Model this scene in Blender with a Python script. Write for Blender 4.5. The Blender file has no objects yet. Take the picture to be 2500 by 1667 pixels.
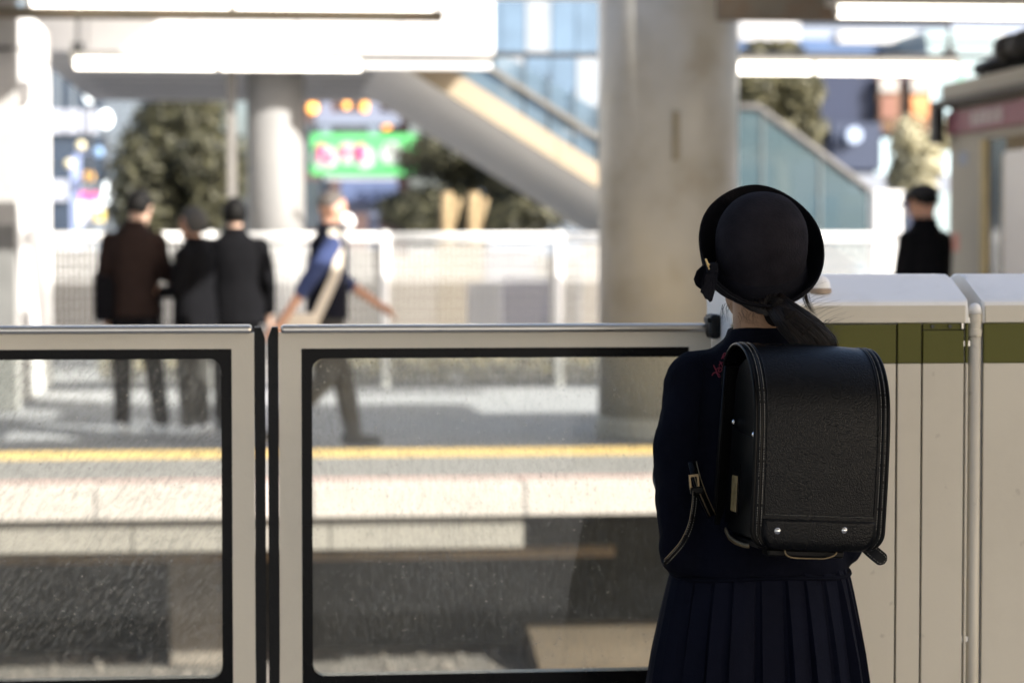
import bpy, bmesh, math, random
import numpy as np
from mathutils import Vector, Matrix, noise
from mathutils.bvhtree import BVHTree
random.seed(7)
R = math.radians
S = bpy.context.scene
C = S.collection

# ---------------------------------------------------------------- camera, sky, sun, exposure
LENS, YAW, PITCH, CAM = 85.0, R(5.8), R(2.362), Vector((0, 0, 1.36))
cam_d = bpy.data.cameras.new('camera'); cam = bpy.data.objects.new('camera', cam_d); C.objects.link(cam)
cam.location = CAM; cam.rotation_euler = (math.pi/2 - PITCH, 0, -YAW)
cam_d.lens = LENS; cam_d.sensor_width = 36; cam_d.clip_start = .05; cam_d.clip_end = 2000
cam_d.dof.use_dof = True; cam_d.dof.focus_distance = 3.97; cam_d.dof.aperture_fstop = 3.9
S.camera = cam
SUN_EL, SUN_AZ = R(31), R(130)          # azimuth clockwise from +Y: low sun behind the camera, to the right
sun_dir = Vector((math.cos(SUN_EL)*math.sin(SUN_AZ), math.cos(SUN_EL)*math.cos(SUN_AZ), math.sin(SUN_EL)))
w = bpy.data.worlds.new('World'); S.world = w; w.use_nodes = True
nt = w.node_tree; nt.nodes.clear()
sky = nt.nodes.new('ShaderNodeTexSky'); sky.sky_type = 'NISHITA'; sky.sun_disc = False
sky.sun_elevation = SUN_EL; sky.sun_rotation = SUN_AZ; sky.air_density = .8; sky.dust_density = 3.2; sky.ozone_density = .6
bg = nt.nodes.new('ShaderNodeBackground'); bg.inputs[1].default_value = .11
wo = nt.nodes.new('ShaderNodeOutputWorld')
nt.links.new(sky.outputs[0], bg.inputs[0]); nt.links.new(bg.outputs[0], wo.inputs[0])
sd = bpy.data.lights.new('sun', 'SUN'); sd.energy = 5.0; sd.angle = R(.53); sd.color = (1, .965, .91)
so = bpy.data.objects.new('sun', sd); C.objects.link(so)
so.rotation_euler = sun_dir.to_track_quat('Z', 'Y').to_euler()
S.view_settings.view_transform = 'Standard'; S.view_settings.look = 'None'
S.view_settings.exposure = 1.4; S.view_settings.gamma = 1; S.view_settings.use_curve_mapping = False
S.cycles.use_denoising = True; S.cycles.max_bounces = 10; S.cycles.diffuse_bounces = 5
S.cycles.transparent_max_bounces = 16; S.cycles.caustics_reflective = False; S.cycles.caustics_refractive = False
S.cycles.sample_clamp_indirect = 6

# ---------------------------------------------------------------- helpers
FPX = 2500*LENS/36
_r = Vector((math.cos(YAW), -math.sin(YAW), 0))
_f = Vector((math.sin(YAW)*math.cos(PITCH), math.cos(YAW)*math.cos(PITCH), -math.sin(PITCH)))
_u = _r.cross(_f)
def ray(px, py): return (_f*FPX + _r*(px - 1250) + _u*(833.5 - py)).normalized()
def at(px, py, Y):
    d = ray(px, py); return CAM + d*(Y/d.y)
def xz(px, py, Y):
    p = at(px, py, Y); return p.x, p.z

MATS = {}
def mat(name, col, rough=.6, var=.1, scale=8, bump=0, bscale=60, metal=0, spec=.5, emit=0, emit_col=None, coat=0, dirt=0, dirtcol=(.08, .07, .055), dscale=3, sheen=0, specks=0):
    """procedural surface: base colour with noise variation, optional stains and fine relief"""
    if name in MATS: return MATS[name]
    m = bpy.data.materials.new(name); m.use_nodes = True; t = m.node_tree; b = t.nodes['Principled BSDF']
    L = t.links.new
    tc = t.nodes.new('ShaderNodeTexCoord')
    n = t.nodes.new('ShaderNodeTexNoise'); n.inputs['Scale'].default_value = scale; n.inputs['Detail'].default_value = 6
    L(tc.outputs['Object'], n.inputs['Vector'])
    cr = t.nodes.new('ShaderNodeValToRGB')
    a = [c*(1 - var) for c in col]; z = [min(1, c*(1 + var)) for c in col]
    cr.color_ramp.elements[0].position = .3; cr.color_ramp.elements[1].position = .7
    cr.color_ramp.elements[0].color = (*a, 1); cr.color_ramp.elements[1].color = (*z, 1)
    L(n.outputs['Fac'], cr.inputs[0])
    out = cr.outputs[0]
    if dirt:
        n2 = t.nodes.new('ShaderNodeTexNoise'); n2.inputs['Scale'].default_value = dscale; n2.inputs['Detail'].default_value = 9; n2.inputs['Roughness'].default_value = .7
        L(tc.outputs['Object'], n2.inputs['Vector'])
        r2 = t.nodes.new('ShaderNodeValToRGB'); r2.color_ramp.elements[0].position = .5; r2.color_ramp.elements[1].position = .75
        r2.color_ramp.elements[1].color = (dirt, dirt, dirt, 1)
        L(n2.outputs['Fac'], r2.inputs[0])
        mx = t.nodes.new('ShaderNodeMix'); mx.data_type = 'RGBA'; mx.inputs['B'].default_value = (*dirtcol, 1)
        L(r2.outputs[0], mx.inputs['Factor']); L(out, mx.inputs['A']); out = mx.outputs['Result']
    if specks:                           # small dark marks and scuffs
        n4 = t.nodes.new('ShaderNodeTexNoise'); n4.inputs['Scale'].default_value = 34; n4.inputs['Detail'].default_value = 3
        L(tc.outputs['Object'], n4.inputs['Vector'])
        r4 = t.nodes.new('ShaderNodeMapRange'); r4.inputs['From Min'].default_value = .70; r4.inputs['From Max'].default_value = .76; r4.inputs['To Max'].default_value = specks
        L(n4.outputs['Fac'], r4.inputs['Value'])
        m4 = t.nodes.new('ShaderNodeMix'); m4.data_type = 'RGBA'; m4.inputs['B'].default_value = (*dirtcol, 1)
        L(r4.outputs[0], m4.inputs['Factor']); L(out, m4.inputs['A']); out = m4.outputs['Result']
    L(out, b.inputs['Base Color'])
    b.inputs['Roughness'].default_value = rough; b.inputs['Metallic'].default_value = metal
    b.inputs['Specular IOR Level'].default_value = spec
    b.inputs['Coat Weight'].default_value = coat
    if sheen:
        b.inputs['Sheen Weight'].default_value = sheen; b.inputs['Sheen Roughness'].default_value = .4
    if emit:
        b.inputs['Emission Color'].default_value = (*(emit_col or col), 1); b.inputs['Emission Strength'].default_value = emit
    if bump:
        nb = t.nodes.new('ShaderNodeTexNoise'); nb.inputs['Scale'].default_value = bscale; nb.inputs['Detail'].default_value = 8
        L(tc.outputs['Object'], nb.inputs['Vector'])
        bp = t.nodes.new('ShaderNodeBump'); bp.inputs['Strength'].default_value = bump; bp.inputs['Distance'].default_value = .01
        L(nb.outputs['Fac'], bp.inputs['Height']); L(bp.outputs[0], b.inputs['Normal'])
    MATS[name] = m; return m

WORLD = {}
def root(name, label, cat, loc=(0, 0, 0), rz=0, group=None, kind=None):
    o = bpy.data.objects.new(name, None); C.objects.link(o); o.empty_display_size = .1
    o.location = loc; o.rotation_euler = (0, 0, rz)
    WORLD[o] = Matrix.Translation(loc) @ Matrix.Rotation(rz, 4, 'Z')
    if kind != 'structure':
        o['label'] = label; o['category'] = cat
    if group: o['group'] = group
    if kind: o['kind'] = kind
    return o
def tomesh(src, name):
    if isinstance(src, bmesh.types.BMesh):
        bmesh.ops.recalc_face_normals(src, faces=src.faces)
        me = bpy.data.meshes.new(name); src.to_mesh(me); src.free(); return me
    return src
def part(name, src, m, parent=None, world=True, smooth=False, label=None):
    me = tomesh(src, name)
    me.materials.clear(); me.materials.append(m)
    o = bpy.data.objects.new(name, me); C.objects.link(o)
    if parent is not None:
        o.parent = parent
        if world: me.transform(WORLD[parent].inverted())
        WORLD[o] = WORLD[parent]
    else: WORLD[o] = Matrix()
    if smooth: me.polygons.foreach_set('use_smooth', [True]*len(me.polygons))
    if label: o['label'] = label
    return o
def struct(name, src, m, **k):
    o = part(name, src, m, **k); o['kind'] = 'structure'; return o
def tag(o, label, cat, group=None, kind=None):
    o['label'] = label; o['category'] = cat
    if group: o['group'] = group
    if kind: o['kind'] = kind
    return o
def copy_tree(o, parent=None):
    c = o.copy(); C.objects.link(c); c.parent = parent
    WORLD[c] = WORLD.get(o)
    for ch in list(o.children): copy_tree(ch, c)
    return c

def BM(): return bmesh.new()
def box(x0, x1, y0, y1, z0, z1, bev=0, bm=None, seg=2):
    b = bmesh.new()
    bmesh.ops.create_cube(b, size=1)
    bmesh.ops.scale(b, vec=(abs(x1-x0), abs(y1-y0), abs(z1-z0)), verts=b.verts)
    bmesh.ops.translate(b, vec=((x0+x1)/2, (y0+y1)/2, (z0+z1)/2), verts=b.verts)
    if bev: bmesh.ops.bevel(b, geom=b.edges[:], offset=bev, segments=seg, affect='EDGES', profile=.5)
    if bm is None: return b
    merge(bm, b); return bm
def merge(bm, b):
    me = bpy.data.meshes.new('t'); b.to_mesh(me); b.free(); bm.from_mesh(me); bpy.data.meshes.remove(me)
def prism(pts, axis, a, b, bm=None):
    """closed outline pts (2-D) extruded along an axis from a to b"""
    bm = bm or bmesh.new()
    def P(u, v, t): return {'x': (t, u, v), 'y': (u, t, v), 'z': (u, v, t)}[axis]
    A = [bm.verts.new(P(u, v, a)) for u, v in pts]; B = [bm.verts.new(P(u, v, b)) for u, v in pts]
    n = len(pts)
    bm.faces.new(A); bm.faces.new(B[::-1])
    for i in range(n): bm.faces.new((A[i], B[i], B[(i+1) % n], A[(i+1) % n]))
    return bm
def tube(pts, rad, seg=8, bm=None, caps=True):
    """swept tube along 3-D points, radius number or list"""
    bm = bm or bmesh.new(); pts = [Vector(p) for p in pts]; n = len(pts)
    if not hasattr(rad, '__len__'): rad = [rad]*n
    rings = []; ref = None
    for i, p in enumerate(pts):
        d = (pts[min(i+1, n-1)] - pts[max(i-1, 0)]).normalized()
        if ref is None: ref = d.orthogonal().normalized()
        a = ref - d*ref.dot(d)
        a = a.normalized() if a.length > 1e-5 else d.orthogonal().normalized()
        ref = a; b = d.cross(a).normalized()      # frame carried along the path
        rings.append([bm.verts.new(p + (a*math.cos(2*math.pi*k/seg) + b*math.sin(2*math.pi*k/seg))*rad[i]) for k in range(seg)])
    for i in range(n-1):
        for k in range(seg):
            bm.faces.new((rings[i][k], rings[i][(k+1) % seg], rings[i+1][(k+1) % seg], rings[i+1][k]))
    if caps: bm.faces.new(rings[0][::-1]); bm.faces.new(rings[-1])
    return bm
def ball(c, r, bm=None, u=16, v=10, rot=None):
    bm = bm or bmesh.new(); r = r if hasattr(r, '__len__') else (r, r, r)
    M = Matrix.Translation(c) @ (rot.to_4x4() if rot else Matrix()) @ Matrix.Diagonal((*r, 1))
    bmesh.ops.create_uvsphere(bm, u_segments=u, v_segments=v, radius=1, matrix=M); return bm
def limb(bm, pts, rads, seg=12):
    """capsule chain for voxel union"""
    for i in range(len(pts)):
        ball(pts[i], rads[i], bm, 12, 8)
        if i: tube([pts[i-1], pts[i]], [rads[i-1], rads[i]], seg, bm)
    return bm
def loft(secs, seg=24, bm=None, caps=True, power=2.0):
    """stack of ellipses (cx,cy,z,rx,ry)"""
    bm = bm or bmesh.new(); rings = []
    for cx, cy, z, rx, ry in secs:
        ring = []
        for k in range(seg):
            a = 2*math.pi*k/seg; c, s = math.cos(a), math.sin(a)
            e = 2/power
            ring.append(bm.verts.new((cx + rx*math.copysign(abs(c)**e, c), cy + ry*math.copysign(abs(s)**e, s), z)))
        rings.append(ring)
    for i in range(len(rings)-1):
        for k in range(seg): bm.faces.new((rings[i][k], rings[i][(k+1) % seg], rings[i+1][(k+1) % seg], rings[i+1][k]))
    if caps: bm.faces.new(rings[0][::-1]); bm.faces.new(rings[-1])
    return bm
def lathe(prof, c, seg=32, bm=None):
    bm = bm or bmesh.new(); c = Vector(c); rings = []
    for r, z in prof: rings.append([bm.verts.new(c + Vector((max(r, 1e-4)*math.cos(2*math.pi*k/seg), max(r, 1e-4)*math.sin(2*math.pi*k/seg), z))) for k in range(seg)])
    for i in range(len(rings)-1):
        for k in range(seg): bm.faces.new((rings[i][k], rings[i][(k+1) % seg], rings[i+1][(k+1) % seg], rings[i+1][k]))
    bm.faces.new(rings[0][::-1]); bm.faces.new(rings[-1]); return bm
def evald(bm, mods, name='m'):
    """apply modifiers to a bmesh and return the resulting mesh"""
    bmesh.ops.recalc_face_normals(bm, faces=bm.faces)
    me = bpy.data.meshes.new(name); bm.to_mesh(me); bm.free()
    o = bpy.data.objects.new('tmp', me); C.objects.link(o)
    for t, kw in mods:
        m = o.modifiers.new(t, t)
        for k, v in kw.items(): setattr(m, k, v)
    dg = bpy.context.evaluated_depsgraph_get(); dg.update()
    out = bpy.data.meshes.new_from_object(o.evaluated_get(dg))
    bpy.data.objects.remove(o); bpy.data.meshes.remove(me); out.name = name
    return out
def remesh(bm, voxel=.008, smooth=6):
    return evald(bm, [('REMESH', dict(mode='VOXEL', voxel_size=voxel)), ('SMOOTH', dict(factor=.5, iterations=smooth))])
def wrinkle(me, amp, scale, stretch=(1, 1, 1), seed=0):
    n = len(me.vertices); co = np.empty(n*3, 'f'); no = np.empty(n*3, 'f')
    me.vertices.foreach_get('co', co); me.vertices.foreach_get('normal', no); co = co.reshape(-1, 3); no = no.reshape(-1, 3)
    q = co*np.array(stretch, 'f')*scale; q[:, 0] += seed
    d = np.array([noise.noise(p) + .5*noise.noise((p[0]*2.3, p[1]*2.3, p[2]*2.3)) for p in q.tolist()], 'f')
    me.vertices.foreach_set('co', (co + no*(amp*d)[:, None]).ravel()); me.update()
def ring_plate(o, i, r, y0, y1, bm=None, k=8):
    """plate (x0,x1,z0,z1)=o with rounded opening i"""
    bm = bm or bmesh.new(); x0, x1, z0, z1 = o; a0, a1, b0, b1 = i
    inn, out = [], []
    for cx, cz, ox, oz, s in ((a1-r, b1-r, x1, z1, 0), (a0+r, b1-r, x0, z1, 90), (a0+r, b0+r, x0, z0, 180), (a1-r, b0+r, x1, z0, 270)):
        for j in range(k+1):
            a = R(s + 90*j/k); inn.append((cx + r*math.cos(a), cz + r*math.sin(a)))
            # outer loop: the corner, spread along its two edges
            t = j/k
            ex, ez = (ox, cz + r*math.sin(a)) if (t < .5) == (s in (0, 180)) else (cx + r*math.cos(a), oz)
            if j == k//2: ex, ez = ox, oz
            out.append((ex, ez))
    n = len(inn)
    V = {}
    for y in (y0, y1):
        V[y] = ([bm.verts.new((u, y, v)) for u, v in out], [bm.verts.new((u, y, v)) for u, v in inn])
    for q in range(n):
        p = (q+1) % n
        for y in (y0, y1): bm.faces.new((V[y][0][q], V[y][0][p], V[y][1][p], V[y][1][q]))
        for l in (0, 1): bm.faces.new((V[y0][l][q], V[y0][l][p], V[y1][l][p], V[y1][l][q]))
    return bm
def spline(pts, n=8):
    """Catmull-Rom through points"""
    P = [Vector(p) for p in pts]; P = [2*P[0]-P[1]] + P + [2*P[-1]-P[-2]]; out = []
    for i in range(1, len(P)-2):
        for k in range(n):
            t = k/n; a, b, c, d = P[i-1], P[i], P[i+1], P[i+2]
            out.append(.5*((2*b) + (c-a)*t + (2*a-5*b+4*c-d)*t*t + (3*b-a-3*c+d)*t**3))
    out.append(P[-2]); return out
def strap(pts, w, th, side, bm=None):
    """flat ribbon swept along pts; side = width direction"""
    bm = bm or bmesh.new(); pts = [Vector(p) for p in pts]; n = len(pts); rings = []
    for i, p in enumerate(pts):
        d = (pts[min(i+1, n-1)] - pts[max(i-1, 0)]).normalized()
        s = side[i] if isinstance(side, list) else side
        s = Vector(s); s = (s - d*s.dot(d)).normalized(); nn = d.cross(s).normalized()
        ww = w[i] if hasattr(w, '__len__') else w
        rings.append([bm.verts.new(p + s*a*ww/2 + nn*b*th/2) for a, b in ((-1, -1), (1, -1), (1, 1), (-1, 1))])
    for i in range(n-1):
        for k in range(4): bm.faces.new((rings[i][k], rings[i][(k+1) % 4], rings[i+1][(k+1) % 4], rings[i+1][k]))
    bm.faces.new(rings[0][::-1]); bm.faces.new(rings[-1]); return bm
# ---------------------------------------------------------------- materials
M_conc = mat('concrete', (.38, .37, .35), .85, .12, 3, .3, 40, dirt=.35)
M_deck = mat('platform_paving', (.30, .30, .31), .75, .12, 2, .2, 50, dirt=.25)
M_dark = mat('dark_concrete', (.055, .053, .048), .9, .3, 2, .4, 20, dirt=.6, dirtcol=(.03, .028, .024))  # dark base colour with darker blotches
M_white = mat('white_paint', (.80, .79, .77), .5, .04, 3, .05, 60, dirt=.08, dirtcol=(.4, .36, .3))
M_beige = mat('cream_panel_paint', (.665, .61, .495), .42, .05, 1.5, .04, 250, spec=.4, dirt=.16, dirtcol=(.30, .25, .19), dscale=2.2, specks=.35)
M_top = mat('pale_housing_top', (.90, .88, .83), .3, .03, 2, .03, 120, dirt=.2, dirtcol=(.35, .31, .26), dscale=5)
M_olive = mat('olive_green_band', (.105, .103, .020), .5, .05, 3, .03, 250, spec=.2, dirt=.1, dirtcol=(.05, .045, .015))
M_steel = mat('brushed_steel', (.62, .60, .56), .28, .06, 12, .03, 300, metal=1, dirt=.25, dirtcol=(.25, .22, .18))
M_black = mat('black_rubber', (.007, .007, .007), .5, .25, 10, .1, 200, spec=.2)
M_rim = mat('black_glass_rim', (.004, .004, .004), .25, .2, 10, 0, spec=.15)
M_seam = mat('dark_seam', (.02, .018, .014), .8, .2)
M_tube = mat('lit_fluorescent_tube', (1, .93, .82), .5, .0, 1, emit=2.6, emit_col=(1, .92, .80))
M_fix = mat('white_light_fitting', (.26, .25, .22), .45, .05, 3)
M_rust = mat('rusty_beam_paint', (.11, .095, .07), .8, .25, 3, .3, 40, dirt=.8, dirtcol=(.10, .045, .015), dscale=6)
M_rod = mat('dark_steel', (.05, .05, .05), .5, .2, 10, metal=.5)
M_yellow = mat('yellow_tactile_tile', (.60, .42, .15), .7, .12, 6, .2, 60, dirt=.2, dirtcol=(.35, .22, .06))
M_nose = mat('pale_nosing_concrete', (.43, .385, .35), .8, .12, 3, .3, 40, dirt=.3, dirtcol=(.32, .27, .22))
M_red = mat('faded_red_line', (.38, .15, .13), .7, .2, 5)
M_col = mat('painted_column', (.42, .405, .355), .34, .14, 1.6, .1, 30, dirt=.7, dirtcol=(.25, .205, .12), dscale=1.9)
M_colg = mat('grey_column', (.21, .206, .198), .6, .06, 2, .1, 30, dirt=.2, dirtcol=(.3, .28, .24))
def glassy(name, tint, alpha, rough=.05, glos=.12):
    """thin architectural glass: tinted see-through sheet with a reflection"""
    m = bpy.data.materials.new(name); m.use_nodes = True; t = m.node_tree; t.nodes.clear(); L = t.links.new
    o = t.nodes.new('ShaderNodeOutputMaterial'); tr = t.nodes.new('ShaderNodeBsdfTransparent'); tr.inputs[0].default_value = (*[1-(1-c)*.5 for c in tint], 1)
    df = t.nodes.new('ShaderNodeBsdfDiffuse'); df.inputs[0].default_value = (*tint, 1)
    tl = t.nodes.new('ShaderNodeBsdfTranslucent'); tl.inputs[0].default_value = (*tint, 1)
    ad = t.nodes.new('ShaderNodeMixShader'); ad.inputs[0].default_value = .5; L(df.outputs[0], ad.inputs[1]); L(tl.outputs[0], ad.inputs[2])
    mx = t.nodes.new('ShaderNodeMixShader'); mx.inputs[0].default_value = alpha; L(tr.outputs[0], mx.inputs[1]); L(ad.outputs[0], mx.inputs[2])
    gl = t.nodes.new('ShaderNodeBsdfGlossy'); gl.inputs['Roughness'].default_value = rough
    fr = t.nodes.new('ShaderNodeFresnel'); fr.inputs[0].default_value = 1.5
    m2 = t.nodes.new('ShaderNodeMixShader'); L(fr.outputs[0], m2.inputs[0]); L(mx.outputs[0], m2.inputs[1]); L(gl.outputs[0], m2.inputs[2])
    L(m2.outputs[0], o.inputs[0]); MATS[name] = m; return m
M_teal = glassy('teal_glass', (.24, .36, .40), .42)
M_blue = glassy('pale_blue_glass', (.30, .42, .52), .6)
def mat_window(name, col):
    return mat(name, col, .12, .15, 2, 0, spec=.8)

# ---------------------------------------------------------------- ground, platforms, roofs
def floorpt(px, py, z=0):
    d = ray(px, py); return CAM + d*((z - CAM.z)/d.z)
YE, YT0, YT1 = floorpt(762, 1184).y, floorpt(762, 1098).y, floorpt(762, 1115).y
TRACK = -1.15
struct('ground', box(-350, 350, -300, 700, TRACK-.3, TRACK), mat('ballast_ground', (.14, .125, .11), .95, .5, 30, .9, 25))
struct('near_platform', box(-30, 40, -9, 5.35, TRACK-.1, 0), M_deck)
def roof(name, X0, X1, Y0, Y1, z, th=.12, m=None):
    return struct(name, box(X0, X1, Y0, Y1, z, z+th), m or M_white)
roof('near_roof', -30, 60, -3.2, 3.25, 3.5, .15, mat('roof_soffit', (.55, .53, .48), .8, .05))
fp = struct('far_platform', box(-40, 40, YE+.012, 60, -.18, -.012), M_deck)
WORLD[fp] = Matrix()
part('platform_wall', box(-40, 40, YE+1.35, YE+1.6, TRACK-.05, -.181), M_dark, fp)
# nosing slabs along the edge, 1.2 m each, open joints
nos = None
for i in range(-3, 9):
    x0 = i*1.2 + .25
    if nos is None:
        nos = part('nosing_slab', box(0, 1.188, YE, YE+.46, -.185, 0, .008), M_nose, fp); nos.location.x = x0
    else:
        o = nos.copy(); C.objects.link(o); o.parent = fp; o.location.x = x0
part('warning_line', box(-40, 40, YE+.30, YE+.36, 0, .003), M_red, fp)
part('grey_paving_strip', box(-40, 40, YE+.465, YT1-.005, -.012, -.001), mat('grey_edge_paving', (.21, .20, .19), .8, .1, 4, .2, 40), fp)
# tactile tiles with raised domes
tw = .30; rows = max(1, round((YT0-YT1)/tw)); td = (YT0-YT1)/rows
tb = box(0, tw-.006, 0, td-.006, -.011, .002, .002)
for i in range(5):
    for j in range(5):
        cx, cy = .03 + i*.06, td/5*(j+.5)
        a = [tb.verts.new((cx+.016*math.cos(k*math.pi/3), cy+.016*math.sin(k*math.pi/3), .002)) for k in range(6)]
        b = [tb.verts.new((cx+.010*math.cos(k*math.pi/3), cy+.010*math.sin(k*math.pi/3), .009)) for k in range(6)]
        for k in range(6): tb.faces.new((a[k], a[(k+1) % 6], b[(k+1) % 6], b[k]))
        tb.faces.new(b)
tile = None
for r_ in range(rows):
    for i in range(-10, 24):
        if tile is None:
            tile = part('tactile_tile', tb, M_yellow, fp); o = tile
        else:
            o = tile.copy(); C.objects.link(o); o.parent = fp
        o.location = (i*tw, YT1 + r_*td, 0)
# cable trough hung under the nosing: lit lids in lengths, the right end stops short
tr_ = root('cable_trough', 'sunlit beige concrete cable trough hung under the far platform edge', 'cable trough', (0, YE+.05, -.4))
M_trough = mat('trough_concrete', (.24, .22, .19), .85, .1, 3, .2, 40, dirt=.3)
xr = at(1278, 1310, YE+.06).x; x = xr; k = 0
gapx = at(200, 1300, YE+.06).x
while x > -2.2:
    L_ = 1.1
    if not (x-L_ < gapx < x - .5): part('trough_lid', box(x-L_+.008, x, YE+.06, YE+.20, -.372, -.19, .006), M_trough, tr_)
    else:
        part('trough_lid', box(x-.42, x, YE+.06, YE+.20, -.36, -.29, .006), M_trough, tr_)
    x -= L_; k += 1
part('pipe', tube([(-3, YE+.5, -.455), (at(1530, 1380, YE).x, YE+.5, -.455)], .034, 12), mat('rusty_pipe', (.20, .14, .085), .8, .3, 6, .3, 50), tr_, smooth=True)
# concrete piers and footing below the platform
pier = root('platform_pier', 'square dark concrete pier under the left of the far platform', 'pier', (at(480, 1500, YE+.9).x, YE+.9, TRACK))
p = WORLD[pier].translation
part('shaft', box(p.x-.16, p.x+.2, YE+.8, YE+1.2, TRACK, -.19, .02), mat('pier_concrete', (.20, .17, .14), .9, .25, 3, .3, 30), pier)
ft = root('concrete_footing', 'sunlit tan concrete footing block low under the far platform', 'footing', (at(1500, 1600, YE+.3).x, YE+.55, TRACK))
xa, xb = at(1310, 1600, YE+.3).x, at(1900, 1600, YE+.3).x
part('block', prism([(YE+.16, TRACK), (YE+.95, TRACK), (YE+.95, -.94), (YE+.5, -.99), (YE+.16, -1.07)], 'x', xa, xb), mat('tan_concrete', (.095, .07, .045), .9, .2, 2, .3, 25, dirt=.4), ft)
# loose ballast in the strip of track bed one can see
bs = BM()
for i in range(420):
    x = random.uniform(-1.5, 4.5); y = random.uniform(YE-.1, YE+1.2); s = random.uniform(.012, .03)
    Mx = Matrix.Translation((x, y, TRACK + s*.4)) @ Matrix.Rotation(random.random()*6, 4, Vector((random.random(), random.random(), .5)).normalized()) @ Matrix.Diagonal((s, s*.8, s*.6, 1))
    bmesh.ops.create_icosphere(bs, subdivisions=1, radius=1, matrix=Mx)
tag(part('ballast', bs, mat('ballast_stone', (.16, .14, .12), .9, .4, 20)), 'loose pale ballast stones on the track bed', 'ballast', kind='stuff')

# ---------------------------------------------------------------- far canopy roofs, added shade slabs, beams and lamps
roof('far_roof', -40, 2.45, YE-1.2, YE+1.55, 3.35)
roof('far_roof_right', 3.55, 60, YE-1.2, YE+1.55, 3.35)
roof('far_roof_front', 2.455, 3.545, YE-1.2, 13.25, 3.35)  # canopy opening beside this piece is shaped to let sun onto the striding man
roof('shade_slab_inner', .5, 60, 19.02, 19.95, 3.35)  # unseen slab added to shade the floor behind it
roof('shade_slab_inner_left', -40, -1.0, YE+5.2, YE+6.9, 3.35)  # unseen slab added to shade the top of the left wall
roof('shade_slab_upper', -40, 1.5, 20.5, 23.6, 5.5)  # unseen slab added to throw slanted shade across the fascia
roof('shade_slab_middle', 2.8, 6.0, YE+1.56, YE+3.2, 3.36)  # unseen extension added to keep the sun off the thick column
roof('shade_slab_left', -40, .9, YE+1.56, YE+3.4, 3.36)  # unseen extension added to shade the standing group

def light_row(name, label, Y, tubes, y0, y1, fit, group, white=False):
    """ceiling batten: housing, end caps and lit tubes; pixel columns give the lengths"""
    x0, x1 = at(fit[0], y0, Y).x, at(fit[1], y0, Y).x; z0, z1 = at(fit[0], y1, Y).z, at(fit[0], y0, Y).z
    r = root(name, label, 'ceiling light', ((x0+x1)/2, Y, z0), group=group)
    part('housing', box(x0, x1, Y-.06, Y+.10, z1, z1 + fit[2], .006), M_fix, r)
    for a, b in tubes:
        xa, xb = at(a, y0, Y).x, at(b, y0, Y).x; rr = (z1-z0)/2
        part('tube', tube([(xa+.012, Y-.02, z0+rr), (xb-.012, Y-.02, z0+rr)], rr, 14), M_tube, r, smooth=True)
        for e in (xa, xb): part('end_cap', tube([(e-.012, Y-.02, z0+rr), (e+.012, Y-.02, z0+rr)], rr*.8, 12), M_fix, r)
    return r
light_row('ceiling_light', 'lit fluorescent batten at the top left edge, nearer row', 14.0, [(72, 564), (570, 1062)], -22, 18, (45, 1085, .04), 'platform ceiling lights')
light_row('ceiling_light', 'lit fluorescent batten with white fitting at the top right corner', 13.8, [(2040, 2540)], 14, 44, (2024, 2560, .12), 'platform ceiling lights')
light_row('ceiling_light', 'lit pair of tubes below the white fascia, left of the billboard', 18.3, [(180, 530), (535, 884)], 142, 169, (172, 890, .035), 'platform ceiling lights')
light_row('ceiling_light', 'lit pair of tubes right of the big column above the teal glass', 19.0, [(1790, 1982), (1990, 2332)], 154, 181, (1775, 2340, .04), 'platform ceiling lights')
def beam(name, label, a, b, y0, y1, Y, m, dy=.18):
    x0, x1 = at(a, y0, Y).x, at(b, y0, Y).x; z0, z1 = at(a, y1, Y).z, at(a, y0, Y).z
    return tag(part(name, box(x0, x1, Y+.02, Y+dy, z0, z1, .008), m), label, 'beam')
beam('steel_beam', 'rust stained beam behind the top left lights', -120, 1083, 14, 38, 14.12, M_rust)
beam('steel_beam', 'dark rust edged beam at the top right above the column', 1760, 2640, -30, 46, 14.2, M_rust)
beam('steel_beam', 'thin brown beam carrying the left pair of tubes', 168, 1210, 127, 140, 18.4, M_rust)
beam('steel_beam', 'thin brown beam carrying the right pair of tubes', 1770, 2345, 138, 152, 19.1, M_rust)
beam('steel_beam', 'long thin dark rail crossing the top right scene', 1760, 2640, 126, 137, 21.0, M_rod, .06)
beam('steel_beam', 'dark rail crossing the blue glass by the big column', 1205, 1470, 126, 139, 23.0, M_rod, .06)
for px, a, b, Y, lab in ((190, -60, 122, 21, 'thin dark hanging rod near the left white pillar'), (2318, -60, 135, 20.6, 'thin dark hanging rod above the right tubes')):
    q0, q1 = at(px, a, Y), at(px, b, Y)
    o = root('hanging_rod', lab, 'rod', (q1.x, Y, q1.z)); part('shaft', tube([q0, q1], .016, 8), M_rod, o); part('bracket', box(q1.x-.05, q1.x+.05, Y-.05, Y+.05, q1.z-.03, q1.z+.06, .008), M_rod, o)

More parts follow.
